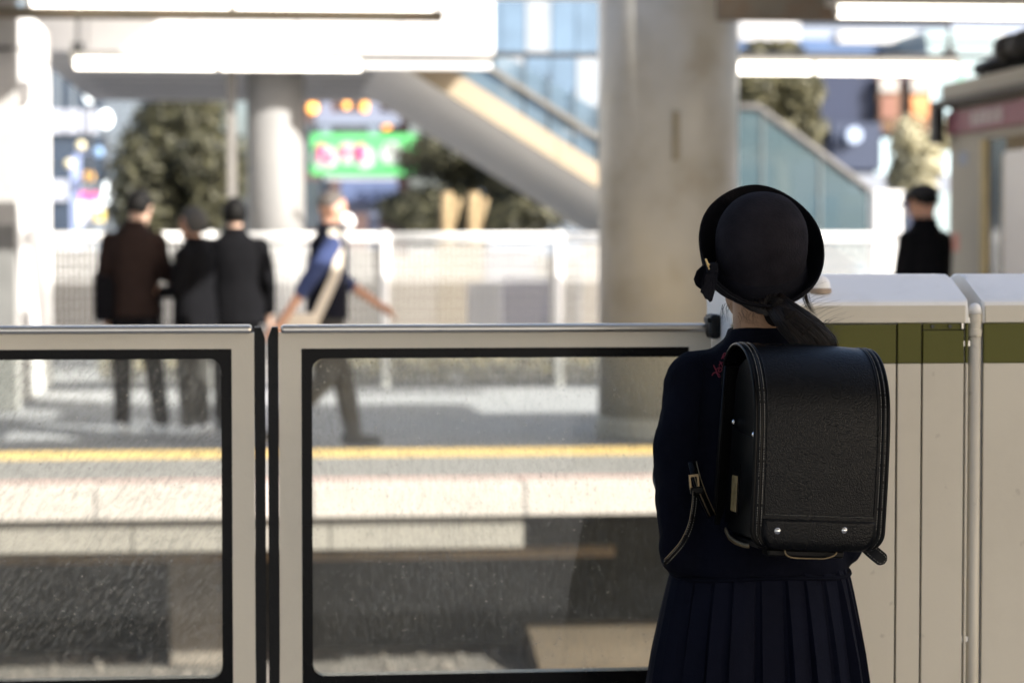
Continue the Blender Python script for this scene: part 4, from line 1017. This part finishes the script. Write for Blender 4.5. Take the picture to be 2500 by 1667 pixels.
# flat sailor collar edge and jacket hem
def on_jacket(px, py, off=.0015):
    d = ray(px, py); h = JT.ray_cast(CAM, d)
    return None if h[0] is None else h[0] - d*off
col_pts = [p for p in (on_jacket(a, b, .002) for a, b in ((1700, 848), (1704, 862), (1712, 885), (1716, 910), (1712, 940), (1706, 990), (1703, 1040), (1704, 1090))) if p]
if len(col_pts) > 2: part('collar_edge', tube(spline(col_pts, 5), .0016, 6), M_navy, jk, smooth=True)
hem = []
for i in range(97):
    a = 2*math.pi*i/96; hem.append((.1585*math.cos(a), .1205*math.sin(a), .784 + .004*math.sin(3*a)))
part('jacket_hem', tube(hem, .004, 6, caps=False), M_navy, jk, world=False, smooth=True)
# red cursive name stitched on the collar
segs = [[(272, 235), (280, 220), (298, 212), (312, 225), (322, 245), (334, 242)], [(284, 158), (296, 185), (312, 215), (330, 232)], [(300, 190), (318, 180), (330, 165)],
        [(318, 205), (326, 185), (340, 178), (344, 195), (332, 208), (322, 205)], [(330, 130), (342, 150), (352, 175)], [(322, 158), (350, 135)], [(342, 110), (352, 95), (360, 72), (372, 68), (374, 80), (362, 92), (352, 98), (360, 108)]]
bm = BM()
for sg in segs:
    pts = [on_jacket(1650 + x/3.074, 840 + y/3.074, .0012) for x, y in sg]; pts = [p for p in pts if p]
    if len(pts) > 1: tube(spline(pts, 5), .0009, 6, bm)
part('embroidery', bm, mat('red_thread', (.16, .005, .018), .6, .1, 100), jk, label='red cursive stitching on the collar')
# pleated skirt
bm = BM(); NP = 25; zl = [.80, .77, .74, .70, .64, .58, .52, .46, .40]; rings = []
prof = [(0, .0), (.08, 1), (.55, .55), (.93, .10), (.999, -.25)]
for zi, z in enumerate(zl):
    t = (.80 - z)/.40; rx, ry = .150 + .060*t**.8, .112 + .062*t**.8; amp = .004 + .010*min(1, t*2.2); ring = []
    for p in range(NP):
        for f, h in prof:
            sway = (.10*math.sin(p*2.1) + .12*math.sin(p*5.7+1)) + .10*t*math.sin(p*3.3)
            a = 2*math.pi*(p + f + sway)/NP; k = amp*h*(1 + .35*math.sin(p*4.1))
            ring.append(bm.verts.new(((rx + k)*math.cos(a), (ry + k)*math.sin(a), z)))
    rings.append(ring)
n = len(rings[0])
for i in range(len(rings)-1):
    for k in range(n): bm.faces.new((rings[i][k], rings[i][(k+1) % n], rings[i+1][(k+1) % n], rings[i+1][k]))
part('pleated_skirt', evald(bm, [('SOLIDIFY', dict(thickness=.002, offset=-1))]), M_skirt, girl, world=False)

# --- hat: upturned brim, dome crown, band, bow, pin
HT = R(30); hat_o = Vector((-.008, -.036, 1.3555))
HM = Matrix.Translation(hat_o) @ Matrix.Rotation(R(-7), 4, 'Y') @ Matrix.Rotation(HT, 4, 'X')
bm = BM(); NS, NR = 96, 14; rings = []
for j in range(NR+1):
    t = j/NR; ring = []
    for i in range(NS):
        a = 2*math.pi*i/NS; ho = .058*math.sin(a); r_ = .0815 + (.107-.0815)*(t**.75); h = -.070 + (ho+.070)*(t**1.35)
        h += .0012*math.sin(5*a+1)*t
        r_ += .004*math.sin(math.pi*t)*(1 + math.sin(a))/2
        ring.append(bm.verts.new((r_*math.cos(a), r_*math.sin(a), h)))
    rings.append(ring)
for j in range(NR):
    for i in range(NS): bm.faces.new((rings[j][i], rings[j][(i+1) % NS], rings[j+1][(i+1) % NS], rings[j+1][i]))
hat = part('hat', evald(bm, [('SOLIDIFY', dict(thickness=.0045, offset=0)), ('SUBSURF', dict(levels=1, render_levels=1))]), M_felt, girl, world=False, smooth=True, label='black felt hat with upturned brim and ribbon band')
hat.data.transform(HM)
def hatp(name, src, m, smooth=True):
    me = tomesh(src, name); me.transform(HM); return part(name, me, m, hat, world=False, smooth=smooth)
prof = [(.0785, -.052)]
prof = [(.0755, -.052), (.0765, -.039), (.0780, -.028), (.0792, -.016), (.0798, -.004)]
for j in range(0, 19):
    a = R(90*j/18); e = 2.12
    prof.append((.080*max(0, math.cos(a))**(2/e), .008 + .084*math.sin(a)**(2/e)))
bm = lathe(prof, (0, 0, 0), 72)
for v in bm.verts: v.co *= 1 + .010*noise.noise(v.co*22)
hatp('crown', bm, M_crown)
bm = lathe([(.0772, -.0385), (.0790, -.0405), (.0826, -.066), (.083, -.071), (.075, -.071), (.075, -.0385)], (0, 0, 0), 72)
hatp('hat_band', bm, M_feltb)
bm = BM()
for tt_ in (.93,):
    pts = []
    for i in range(97):
        a = 2*math.pi*i/96; ho = .058*math.sin(a); r_ = .0815 + .0255*(tt_**.75); h = -.070 + (ho+.070)*(tt_**1.35); pts.append((r_*1.008, a, h))
    tube([(r_*math.cos(a), r_*math.sin(a), h-.0022) for r_, a, h in pts], .0011, 6, bm, caps=False)
hatp('brim_stitching', bm, mat('black_thread', (.006, .006, .006), .6))
# ribbon bow on the left of the band
def ribbon(poly, Y, bend=.01):
    pts = [at(a, b, Y) for a, b in poly]; bm = prism([(p.x, p.z) for p in pts], 'y', Y, Y+.0035)
    bmesh.ops.triangulate(bm, faces=bm.faces[:]); bmesh.ops.subdivide_edges(bm, edges=bm.edges[:], cuts=2)
    x0 = pts[0].x
    for v in bm.verts: v.co.y += bend*math.sin((v.co.x-x0)*70) + .003*noise.noise(v.co*60)
    return bm
part('bow', ribbon([(1694, 682), (1702, 661), (1716, 650), (1730, 640), (1742, 650), (1746, 672), (1734, 690), (1722, 704), (1712, 706), (1700, 697)], 4.062), M_rib, hat)
part('bow_tail', ribbon([(1722, 648), (1748, 640), (1758, 662), (1752, 700), (1741, 735), (1735, 738), (1730, 732), (1722, 729), (1716, 718), (1709, 713), (1711, 706), (1722, 690), (1730, 668)], 4.052), M_rib, hat)
part('bow_knot', evald(box(*sorted((at(1724, 640, 4.05).x, at(1752, 640, 4.05).x)), 4.040, 4.056, at(1730, 668, 4.05).z, at(1730, 640, 4.05).z, .004), [('SUBSURF', dict(levels=1, render_levels=1))]), M_rib, hat, smooth=True)
bm = BM()
for px, py, r_ in ((1723.5, 634, .0021), (1725, 637.5, .0021), (1726.5, 641, .0021), (1728, 645, .0026), (1731, 646, .0018), (1729, 650, .002), (1731, 656, .0016)): ball(at(px, py, 4.036), r_, bm, 8, 6)
tube([at(1723, 633, 4.037), at(1731.5, 657, 4.037)], .0011, 6, bm)
part('gold_pin', bm, M_gold, hat, smooth=True)

# --- hair: nape, ponytail, loose locks
hb = BM(); hcore = BM(); rnd = random.Random(11)
def strand(pts, r0, r1=.0004, seg=4):
    P = spline(pts, 5); n = len(P); tube(P, [r0 + (r1-r0)*i/(n-1) for i in range(n)], seg, hb)
core = [(1886, 728, 4.075), (1906, 752, 4.05), (1938, 784, 4.03), (1972, 818, 4.02), (2000, 856, 4.02), (2014, 905, 4.03), (2018, 950, 4.04)]
C3 = [gl(*c) for c in core]; CR = [.012, .016, .0205, .0235, .0235, .018, .009]
cs = spline(C3, 6); n = len(cs)
tube(cs, [.4*CR[min(int(i/6), 5)]*(1-(i % 6)/6) + CR[min(int(i/6)+1, 6)]*((i % 6)/6) if i < n-1 else CR[-1] for i in range(n)], 14, hcore)
for k in range(1000):
    a = rnd.uniform(0, 6.283); rr_ = rnd.uniform(.40, 1.14); ph = rnd.uniform(0, 6); tw = rnd.uniform(-.5, .5)
    pts = []
    for i in range(len(C3)):
        aa = a + tw*i/3; rad = CR[i]*rr_*(1 + .06*math.sin(ph + i*1.7)) + (.004*rnd.random() if i > 3 else 0)
        pts.append(C3[i] + Vector((math.cos(aa)*rad, .75*math.sin(aa)*rad, .7*math.cos(aa)*rad)))
    cut = rnd.randint(5, 7); strand(pts[:cut], rnd.uniform(.0005, .0012))
# nape: strands combed from under the hat towards the tie
tie = C3[0] + Vector((0, 0, -.004))
for k in range(260):
    u = rnd.random(); a = R(-165 + 128*u)
    p0 = Vector((-.006 + .0535*math.cos(a), -.020 + .056*math.sin(a), 1.262 - .006*rnd.random()))
    mid = (p0 + tie)/2 + Vector((0, -.012, -.020*(1-abs(u-.5)) - .006*rnd.random()))
    mid = Vector((mid.x, min(mid.y, -.020 - .052*math.sqrt(max(0, 1-((mid.x+.006)/.055)**2))), mid.z))
    strand([p0, mid, tie + Vector((rnd.gauss(0, .006), -.004, rnd.gauss(0, .006)))], rnd.uniform(.0007, .0013), .0008)
ball(gl(1872, 742, 4.092), (.034, .010, .020), hcore, 16, 10)
ball(gl(1893, 758, 4.088), (.024, .013, .028), hcore, 16, 10)
for k in range(170):
    px = rnd.uniform(1852, 1925); L_ = rnd.uniform(14, 46)*(1 - abs(px-1890)/60)
    strand([gl(px, 738, 4.082 + abs(px-1885)*.0004), gl(px+rnd.uniform(-3, 5), 738+L_*.6, 4.072 + abs(px-1885)*.0004), gl(px+rnd.uniform(-2, 12), 738+L_+8, 4.073 + abs(px-1885)*.0004)], .0007, .0002, 3)
# soft down on the neck, loose strands left and right
for k in range(28):
    px = rnd.uniform(1800, 1850); py = rnd.uniform(748, 775); Y = 4.075 + abs(px-1850)*.0003
    strand([gl(px, py, Y), gl(px+rnd.uniform(-6, 14), py+rnd.uniform(8, 18), Y-.004), gl(px+rnd.uniform(-4, 26), py+rnd.uniform(18, 34), Y-.003)], .00028, .0001, 3)
for k in range(16):
    px = rnd.uniform(1762, 1786); py = rnd.uniform(738, 752)
    strand([gl(px, py, 4.11), gl(px-rnd.uniform(-4, 8), py+rnd.uniform(10, 22), 4.11), gl(px-rnd.uniform(-8, 14), py+rnd.uniform(28, 52), 4.11)], .0003, .0001, 3)
for k in range(46):
    px = rnd.gauss(1960, 5); e = rnd.gauss(0, 1)
    strand([gl(px, 690, 4.17), gl(px+4+e, 715, 4.17), gl(px+12+2*e, 742, 4.17), gl(px+24+4*e, 764+4*e, 4.17)], .0006, .0001, 3)
for k in range(26):                        # flyaways over the ponytail
    t = rnd.random(); p = C3[1]*(1-t) + C3[4]*t; d = Vector((rnd.uniform(.02, .05), rnd.uniform(-.02, .01), rnd.uniform(.005, .03)))
    strand([p + Vector((.02, 0, .02)), p + Vector((.026, 0, .024)) + d*.5, p + Vector((.03, 0, .02)) + d], .00025, .0001, 3)
for k in range(60):                        # tufts at the outer end
    p = C3[3]*(1-rnd.random()) + C3[4]*rnd.random(); p = C3[3].lerp(C3[5], rnd.random()*.6) + Vector((.022, 0, .016))
    strand([p, p + Vector((rnd.uniform(.004, .012), 0, rnd.uniform(.0, .012))), p + Vector((rnd.uniform(.008, .024), 0, rnd.uniform(-.006, .016)))], .0003, .0001, 3)
hr_ = part('hair', hb, M_ghair, girl, world=False, smooth=True)
part('hair_mass', hcore, mat('hair_core', (.0085, .006, .0045), .8, .3, 60, .6, 200, spec=.2), hr_, world=False, smooth=True)  # solid core under the strands, in plain hair brown

# ---------------------------------------------------------------- black leather school backpack
def mat_leather(name, col, rough, scale, strength):
    m = mat(name, col, rough, .15, 20, 0, spec=.5); t = m.node_tree; b = t.nodes['Principled BSDF']; L = t.links.new
    tc = t.nodes.new('ShaderNodeTexCoord')
    nz_ = t.nodes.new('ShaderNodeTexNoise'); nz_.inputs['Scale'].default_value = scale*.6; L(tc.outputs['Object'], nz_.inputs['Vector'])
    mx = t.nodes.new('ShaderNodeMix'); mx.data_type = 'VECTOR'; mx.inputs['Factor'].default_value = .006
    L(tc.outputs['Object'], mx.inputs['A']); L(nz_.outputs['Color'], mx.inputs['B'])
    v = t.nodes.new('ShaderNodeTexVoronoi'); v.feature = 'SMOOTH_F1'; v.inputs['Scale'].default_value = scale; v.inputs['Smoothness'].default_value = .4
    L(mx.outputs['Result'], v.inputs['Vector'])
    bp = t.nodes.new('ShaderNodeBump'); bp.invert = True; bp.inputs['Strength'].default_value = strength; bp.inputs['Distance'].default_value = .0012
    L(v.outputs['Distance'], bp.inputs['Height']); L(bp.outputs[0], b.inputs['Normal'])
    n3 = t.nodes.new('ShaderNodeTexNoise'); n3.inputs['Scale'].default_value = 9; L(tc.outputs['Object'], n3.inputs['Vector'])
    mr = t.nodes.new('ShaderNodeMapRange'); mr.inputs['To Min'].default_value = rough-.07; mr.inputs['To Max'].default_value = rough+.10; L(n3.outputs['Fac'], mr.inputs['Value']); L(mr.outputs[0], b.inputs['Roughness'])
    return m
M_lea = mat_leather('grained_black_leather', (.0016, .0017, .0019), .27, 400, .55); M_lea.node_tree.nodes['Principled BSDF'].inputs['Specular IOR Level'].default_value = .15
M_lea2 = mat_leather('smooth_black_leather', (.0022, .0021, .0020), .30, 260, .15); M_lea2.node_tree.nodes['Principled BSDF'].inputs['Specular IOR Level'].default_value = .10
M_thr = mat('grey_thread', (.26, .25, .22), .7, .2, 100)
M_nick = mat('nickel_rivet', (.75, .72, .66), .16, .05, metal=1)
M_brass = mat('worn_brass_edge', (.20, .15, .085), .4, .2, 40, metal=.8)
BXc = .882; BY = 3.952; BZ = at(1990, 1338, 3.86).z
bag = root('school_backpack', 'glossy black leather school backpack with a long flap on the girl', 'backpack', (BXc, BY, BZ))
bag.rotation_euler = (R(-1), R(3), R(5)); WORLD[bag] = Matrix.Translation((BXc, BY, BZ)) @ bag.rotation_euler.to_matrix().to_4x4()
BWm = WORLD[bag]; BI = BWm.inverted()
path = spline([(0, .098, .225), (0, .100, .268), (0, .085, .302), (0, .045, .3215), (0, -.005, .3195), (0, -.050, .298), (0, -.082, .258), (0, -.096, .205), (0, -.1005, .13), (0, -.1010, .06), (0, -.0995, .012), (0, -.094, -.001)], 8)
# arc length along the flap
S_ = [0]
for a, b in zip(path, path[1:]): S_.append(S_[-1] + (b-a).length)
Ltot_ = S_[-1]; HWf = .1145
def halfw(s):
    d = Ltot_ - s; r_ = .030; w_ = HWf - .004*(max(0, s-.12)/Ltot_)
    return w_ if d > r_ else w_ - r_ + math.sqrt(max(0, r_*r_ - (r_-d)**2))
def flap_pt(i, u, off=0):
    p = path[i]; j0, j1 = max(i-1, 0), min(i+1, len(path)-1); tg = (path[j1]-path[j0]).normalized(); nrm = Vector((0, -tg.z, tg.y))
    if nrm.dot(p - Vector((0, 0, .16))) < 0: nrm = -nrm
    bul = .0035*(1-u*u)*min(1, S_[i]/.1)
    return p + Vector((u*halfw(S_[i]), 0, 0)) + nrm*(off + bul)
bm = BM(); NU = 28; grid = []
for i in range(len(path)): grid.append([bm.verts.new(flap_pt(i, -1 + 2*k/NU)) for k in range(NU+1)])
for i in range(len(path)-1):
    for k in range(NU): bm.faces.new((grid[i][k], grid[i][k+1], grid[i+1][k+1], grid[i+1][k]))
fl = part('flap', evald(bm, [('SOLIDIFY', dict(thickness=.0045, offset=0)), ('SUBSURF', dict(levels=1, render_levels=1))]), M_lea, bag, world=False, smooth=True)
per = [flap_pt(i, -1) for i in range(4, len(path))] + [flap_pt(len(path)-1, -1 + 2*k/12) for k in range(1, 12)] + [flap_pt(i, 1) for i in range(len(path)-1, 3, -1)]
part('piping', tube(per, .0036, 8), M_lea2, fl, world=False, smooth=True)
def inset(i, du, off): 
    hw = halfw(S_[i]); u = (hw-du)/hw; return flap_pt(i, -u, off), flap_pt(i, u, off)
i0 = 14; iz = max(i for i in range(len(path)) if path[i].z > .048)
for sgn in (0, 1): part('edge_binding', strap([inset(i, .0085, .0026)[sgn] for i in range(6, len(path)-3)], .0065, .0022, (1, 0, 0)), M_lea2, fl, world=False, smooth=True)
ridge = [inset(i, .0185, .0022)[0] for i in range(i0, iz+1)] + [flap_pt(iz, -.80 + 1.6*k/10, .0028) for k in range(11)] + [inset(i, .0185, .0022)[1] for i in range(iz, i0-1, -1)]
part('welt', tube(ridge, .0014, 6), M_lea, fl, world=False, smooth=True)
bm = BM(); lowb = []
for i in range(iz+1, len(path)-1):
    hw = halfw(S_[i]); lowb.append([bm.verts.new(flap_pt(i, -1 + .14 + 1.72*k/20, .0042)) for k in range(21)])
for i in range(len(lowb)-1):
    for k in range(20): bm.faces.new((lowb[i][k], lowb[i][k+1], lowb[i+1][k+1], lowb[i+1][k]))
part('lower_band', evald(bm, [('SOLIDIFY', dict(thickness=.002, offset=0))]), M_lea, fl, world=False, smooth=True)
def stitches(line_, step, r_, bm, ln=.55):
    acc = 0; P = [Vector(p) for p in line_]
    for a, b in zip(P, P[1:]):
        L0 = (b-a).length; d = (b-a)/max(L0, 1e-9); t = acc
        while t < L0:
            q0 = a + d*t; q1 = a + d*min(L0, t + step*ln); tube([q0, q1], r_, 4, bm); t += step
        acc = t - L0
sb = BM()
for sgn in (0, 1): stitches([inset(i, .0135, .0034)[sgn] for i in range(8, iz+4)], .0040, .00050, sb)
for sgn in (0, 1): stitches([inset(i, .0062, .0042)[sgn] for i in range(6, len(path)-4)], .0040, .00046, sb)
stitches([flap_pt(iz, -.82 + 1.64*k/16, .0052) for k in range(17)], .0036, .0004, sb)
part('flap_stitching', sb, M_thr, fl, world=False)
def rivet(p, n, r_, m, parent, name='rivet'):
    p, n = Vector(p), Vector(n); rot = n.to_track_quat('Z', 'Y').to_matrix()
    bm = lathe([(r_*1.12, 0), (r_*1.12, r_*.15), (r_*.95, r_*.4), (r_*.6, r_*.68), (r_*.2, r_*.8), (.0001, r_*.82)], (0, 0, 0), 20)
    for v in bm.verts: v.co = p + rot @ v.co
    return part(name, bm, m, parent, world=False, smooth=True)
for px in (1891, 2058):
    q = BI @ at(px, 1293, 3.856); rivet((q.x, -.1065, q.z), (0, -1, 0), .0055, M_nick, fl)
# box body, gusset, back panel
bb_ = prism([(-.086, .006), (-.087, .19), (-.078, .24), (-.055, .277), (-.02, .300), (.03, .305), (.065, .292), (.083, .262), (.083, .006)], 'x', -.099, .099); bmesh.ops.bevel(bb_, geom=[e for e in bb_.edges if abs(e.verts[0].co.x-e.verts[1].co.x) < 1e-6], offset=.006, segments=2, affect='EDGES')
part('body', bb_, M_lea2, bag, world=False, smooth=False)
part('front_pocket', evald(box(-.098, .098, -.0925, -.0865, .008, .17, .0025), []), M_lea2, bag, world=False)
bp_ = part('back_panel', prism([(.084, .285), (.097, .285), (.128, .018), (.112, .014)], 'x', -.113, .113), M_lea2, bag, world=False)
part('gusset_wedge', prism([(.080, .26), (.0835, .26), (.111, .02), (.080, .02)], 'x', -.097, .097), M_lea2, bag, world=False)
part('panel_piping', tube([(-.113, .090, .285), (-.1145, .102, .15), (-.1135, .114, .05), (-.108, .117, .020), (-.09, .117, .014)], .0042, 8), M_lea2, bp_, world=False, smooth=True)
for s in (-1, 1):
    x = .0995*s; x2 = .1025*s
    part('side_pocket', prism([(-.075, .012), (.072, .012), (.076, .188), (.02, .176), (-.075, .170)], 'x', x, x2), M_lea2, bag, world=False)
    part('gusset_edge', tube([(x*1.02, -.082, .262), (x*1.03, -.088, .20), (x*1.03, -.09, .05), (x*1.02, -.085, .012)], .003, 8), M_lea2, bag, world=False, smooth=True)
    part('name_window_frame', prism([(.012, .040), (.056, .040), (.060, .118), (.040, .112), (.012, .126)], 'x', x2, x2+.0015*s), M_lea2, bag, world=False)
    rivet((x2, -.055, .178), (s, 0, 0), .0045, M_nick, bag, 'snap'); rivet((x2, .066, .192), (s, 0, 0), .0045, M_nick, bag, 'snap')
part('name_card', box(-.1055, -.1042, .020, .050, .044, .104, .0004), mat('yellowed_card', (.30, .22, .10), .18, .35, 60, spec=.8), bag, world=False)
# bottom: lock strap, handle loop and brass corner edge
part('bottom_plate', box(-.095, .095, -.085, .078, -.006, .0035, .002), M_lea2, bag, world=False)
part('lock_strap', evald(box(-.075, .055, -.075, -.04, -.019, -.0065, .003), []), M_lea2, bag, world=False)
part('lock_loop', tube(spline([(-.050, -.083, -.004), (-.047, -.086, -.014), (-.035, -.087, -.0185), (0, -.087, -.019), (.020, -.087, -.018), (.036, -.086, -.012), (.040, -.083, -.003)], 5), .0014, 6), M_brass, bag, world=False, smooth=True)
part('brass_corner', strap(spline([(-.106, .075, .010), (-.104, .045, -.003), (-.098, .0, -.008), (-.094, -.03, -.007)], 5), .008, .002, (0, .3, 1)), M_brass, bag, world=False, smooth=True)
# shoulder straps: over the shoulders, under the arms, back to the foot of the bag
for s in (-1, 1):
    P_ = [(.055*s-.02, .100, .235), (.060*s-.02, .128, .285), (.066*s-.02, .175, .314), (.080*s-.03, .262, .28), (.10*s-.04, .300, .18), (.125*s-.04, .285, .09), (.15*s-.03, .20, .06)]
    part('shoulder_strap', strap(spline(P_, 6), .034, .005, (1, 0, 0)), M_lea2, bag, world=False, smooth=True)
def bl(px, py, Y): return BI @ at(px, py, Y)
ls = [bl(1689, 1128, 4.03), bl(1697, 1160, 4.01), bl(1712, 1205, 4.00), bl(1736, 1258, 4.02)]
lo = part('lower_strap', strap(spline(ls, 6), .013, .004, (1, 0, .35)), M_lea2, bag, world=False, smooth=True)
part('strap_edge', tube(spline([p + Vector((.007, -.003, .002)) for p in ls], 6), .0011, 6), M_brass, lo, world=False, smooth=True)
part('strap_edge', tube(spline([p + Vector((-.003, -.004, 0)) for p in ls[1:]], 6), .0011, 6), M_brass, lo, world=False, smooth=True)
bk_ = part('buckle', ring_plate((-.0085, .0085, -.015, .010), (-.0055, .0055, -.011, .006), .002, -.002, .002, k=4), M_brass, lo, world=False)
bk_.data.transform(Matrix.Translation(bl(1694, 1172, 3.995)) @ Matrix.Rotation(R(-8), 4, 'Y'))
kp_ = part('strap_keeper', box(-.011, .011, -.006, .005, -.006, .006, .002), M_lea2, lo, world=False)
kp_.data.transform(Matrix.Translation(bl(1701, 1196, 3.995)) @ Matrix.Rotation(R(-8), 4, 'Y'))
tl_ = [bl(1697, 1202, 3.99), bl(1694, 1240, 3.985), bl(1685, 1285, 3.98), bl(1666, 1325, 3.975), bl(1638, 1358, 3.97), bl(1619, 1377, 3.965)]
sp2 = spline(tl_, 7); wid = [.012]*(len(sp2)-4) + [.0118, .0105, .008, .004]
tp = part('strap_tail', strap(sp2, wid, .0034, (.72, .45, -.5)), M_lea2, bag, world=False, smooth=False)
sd_ = Vector((.72, .45, -.5)).normalized(); bm = BM()
for o_ in (-.0038, .0038): stitches([p + sd_*o_ + Vector((0, -.0022, 0)) for p in sp2[2:-2]], .0040, .0005, bm)
part('tail_stitching', bm, M_thr, tp, world=False)
part('tail_edge', tube([p - sd_*.0061 for p in sp2[:-3]], .0006, 6), M_brass, tp, world=False, smooth=True)
rt = [bl(2098, 1312, 3.93), bl(2118, 1335, 3.925), bl(2142, 1356, 3.92), bl(2162, 1372, 3.918)]
sp3 = spline(rt, 7); nrm_ = (rt[-1]-rt[0]).cross(Vector((0, 1, 0))).normalized(); wid = [.0235]*(len(sp3)-4) + [.0225, .020, .015, .007]
tp2 = part('strap_tail', strap(sp3, wid, .0036, nrm_), M_lea2, bag, world=False)
bm = BM()
for o_ in (-.008, .008): stitches([p + nrm_*o_ + Vector((0, -.0023, 0)) for p in sp3[2:-3]], .0042, .00055, bm)
e_ = sp3[-4]; ed = (sp3[-1]-sp3[-4]); stitches([e_ + nrm_*.008 + Vector((0, -.0023, 0)), e_ + ed*.6 + nrm_*.004 + Vector((0, -.0023, 0)), e_ + ed*.6 - nrm_*.004 + Vector((0, -.0023, 0)), e_ - nrm_*.008 + Vector((0, -.0023, 0))], .0042, .00055, bm)
part('tail_stitching', bm, M_thr, tp2, world=False)
rivet(bl(2127, 1341, 3.918), (0, -1, 0), .002, M_nick, tp2)
# small fittings on the right flank
part('side_hook', tube(spline([bl(2152, 905, 3.93), bl(2160, 925, 3.92), bl(2162, 950, 3.92), bl(2156, 965, 3.93)], 5), .0028, 8), M_nick, bag, world=False, smooth=True)
for y0, y1 in ((1040, 1050), (1056, 1082)):
    a, b = bl(2158, y1, 3.915), bl(2170, y0, 3.915); part('side_loop', box(a.x, b.x, a.y-.008, a.y+.008, a.z, b.z, .0025), M_lea2, bag, world=False)
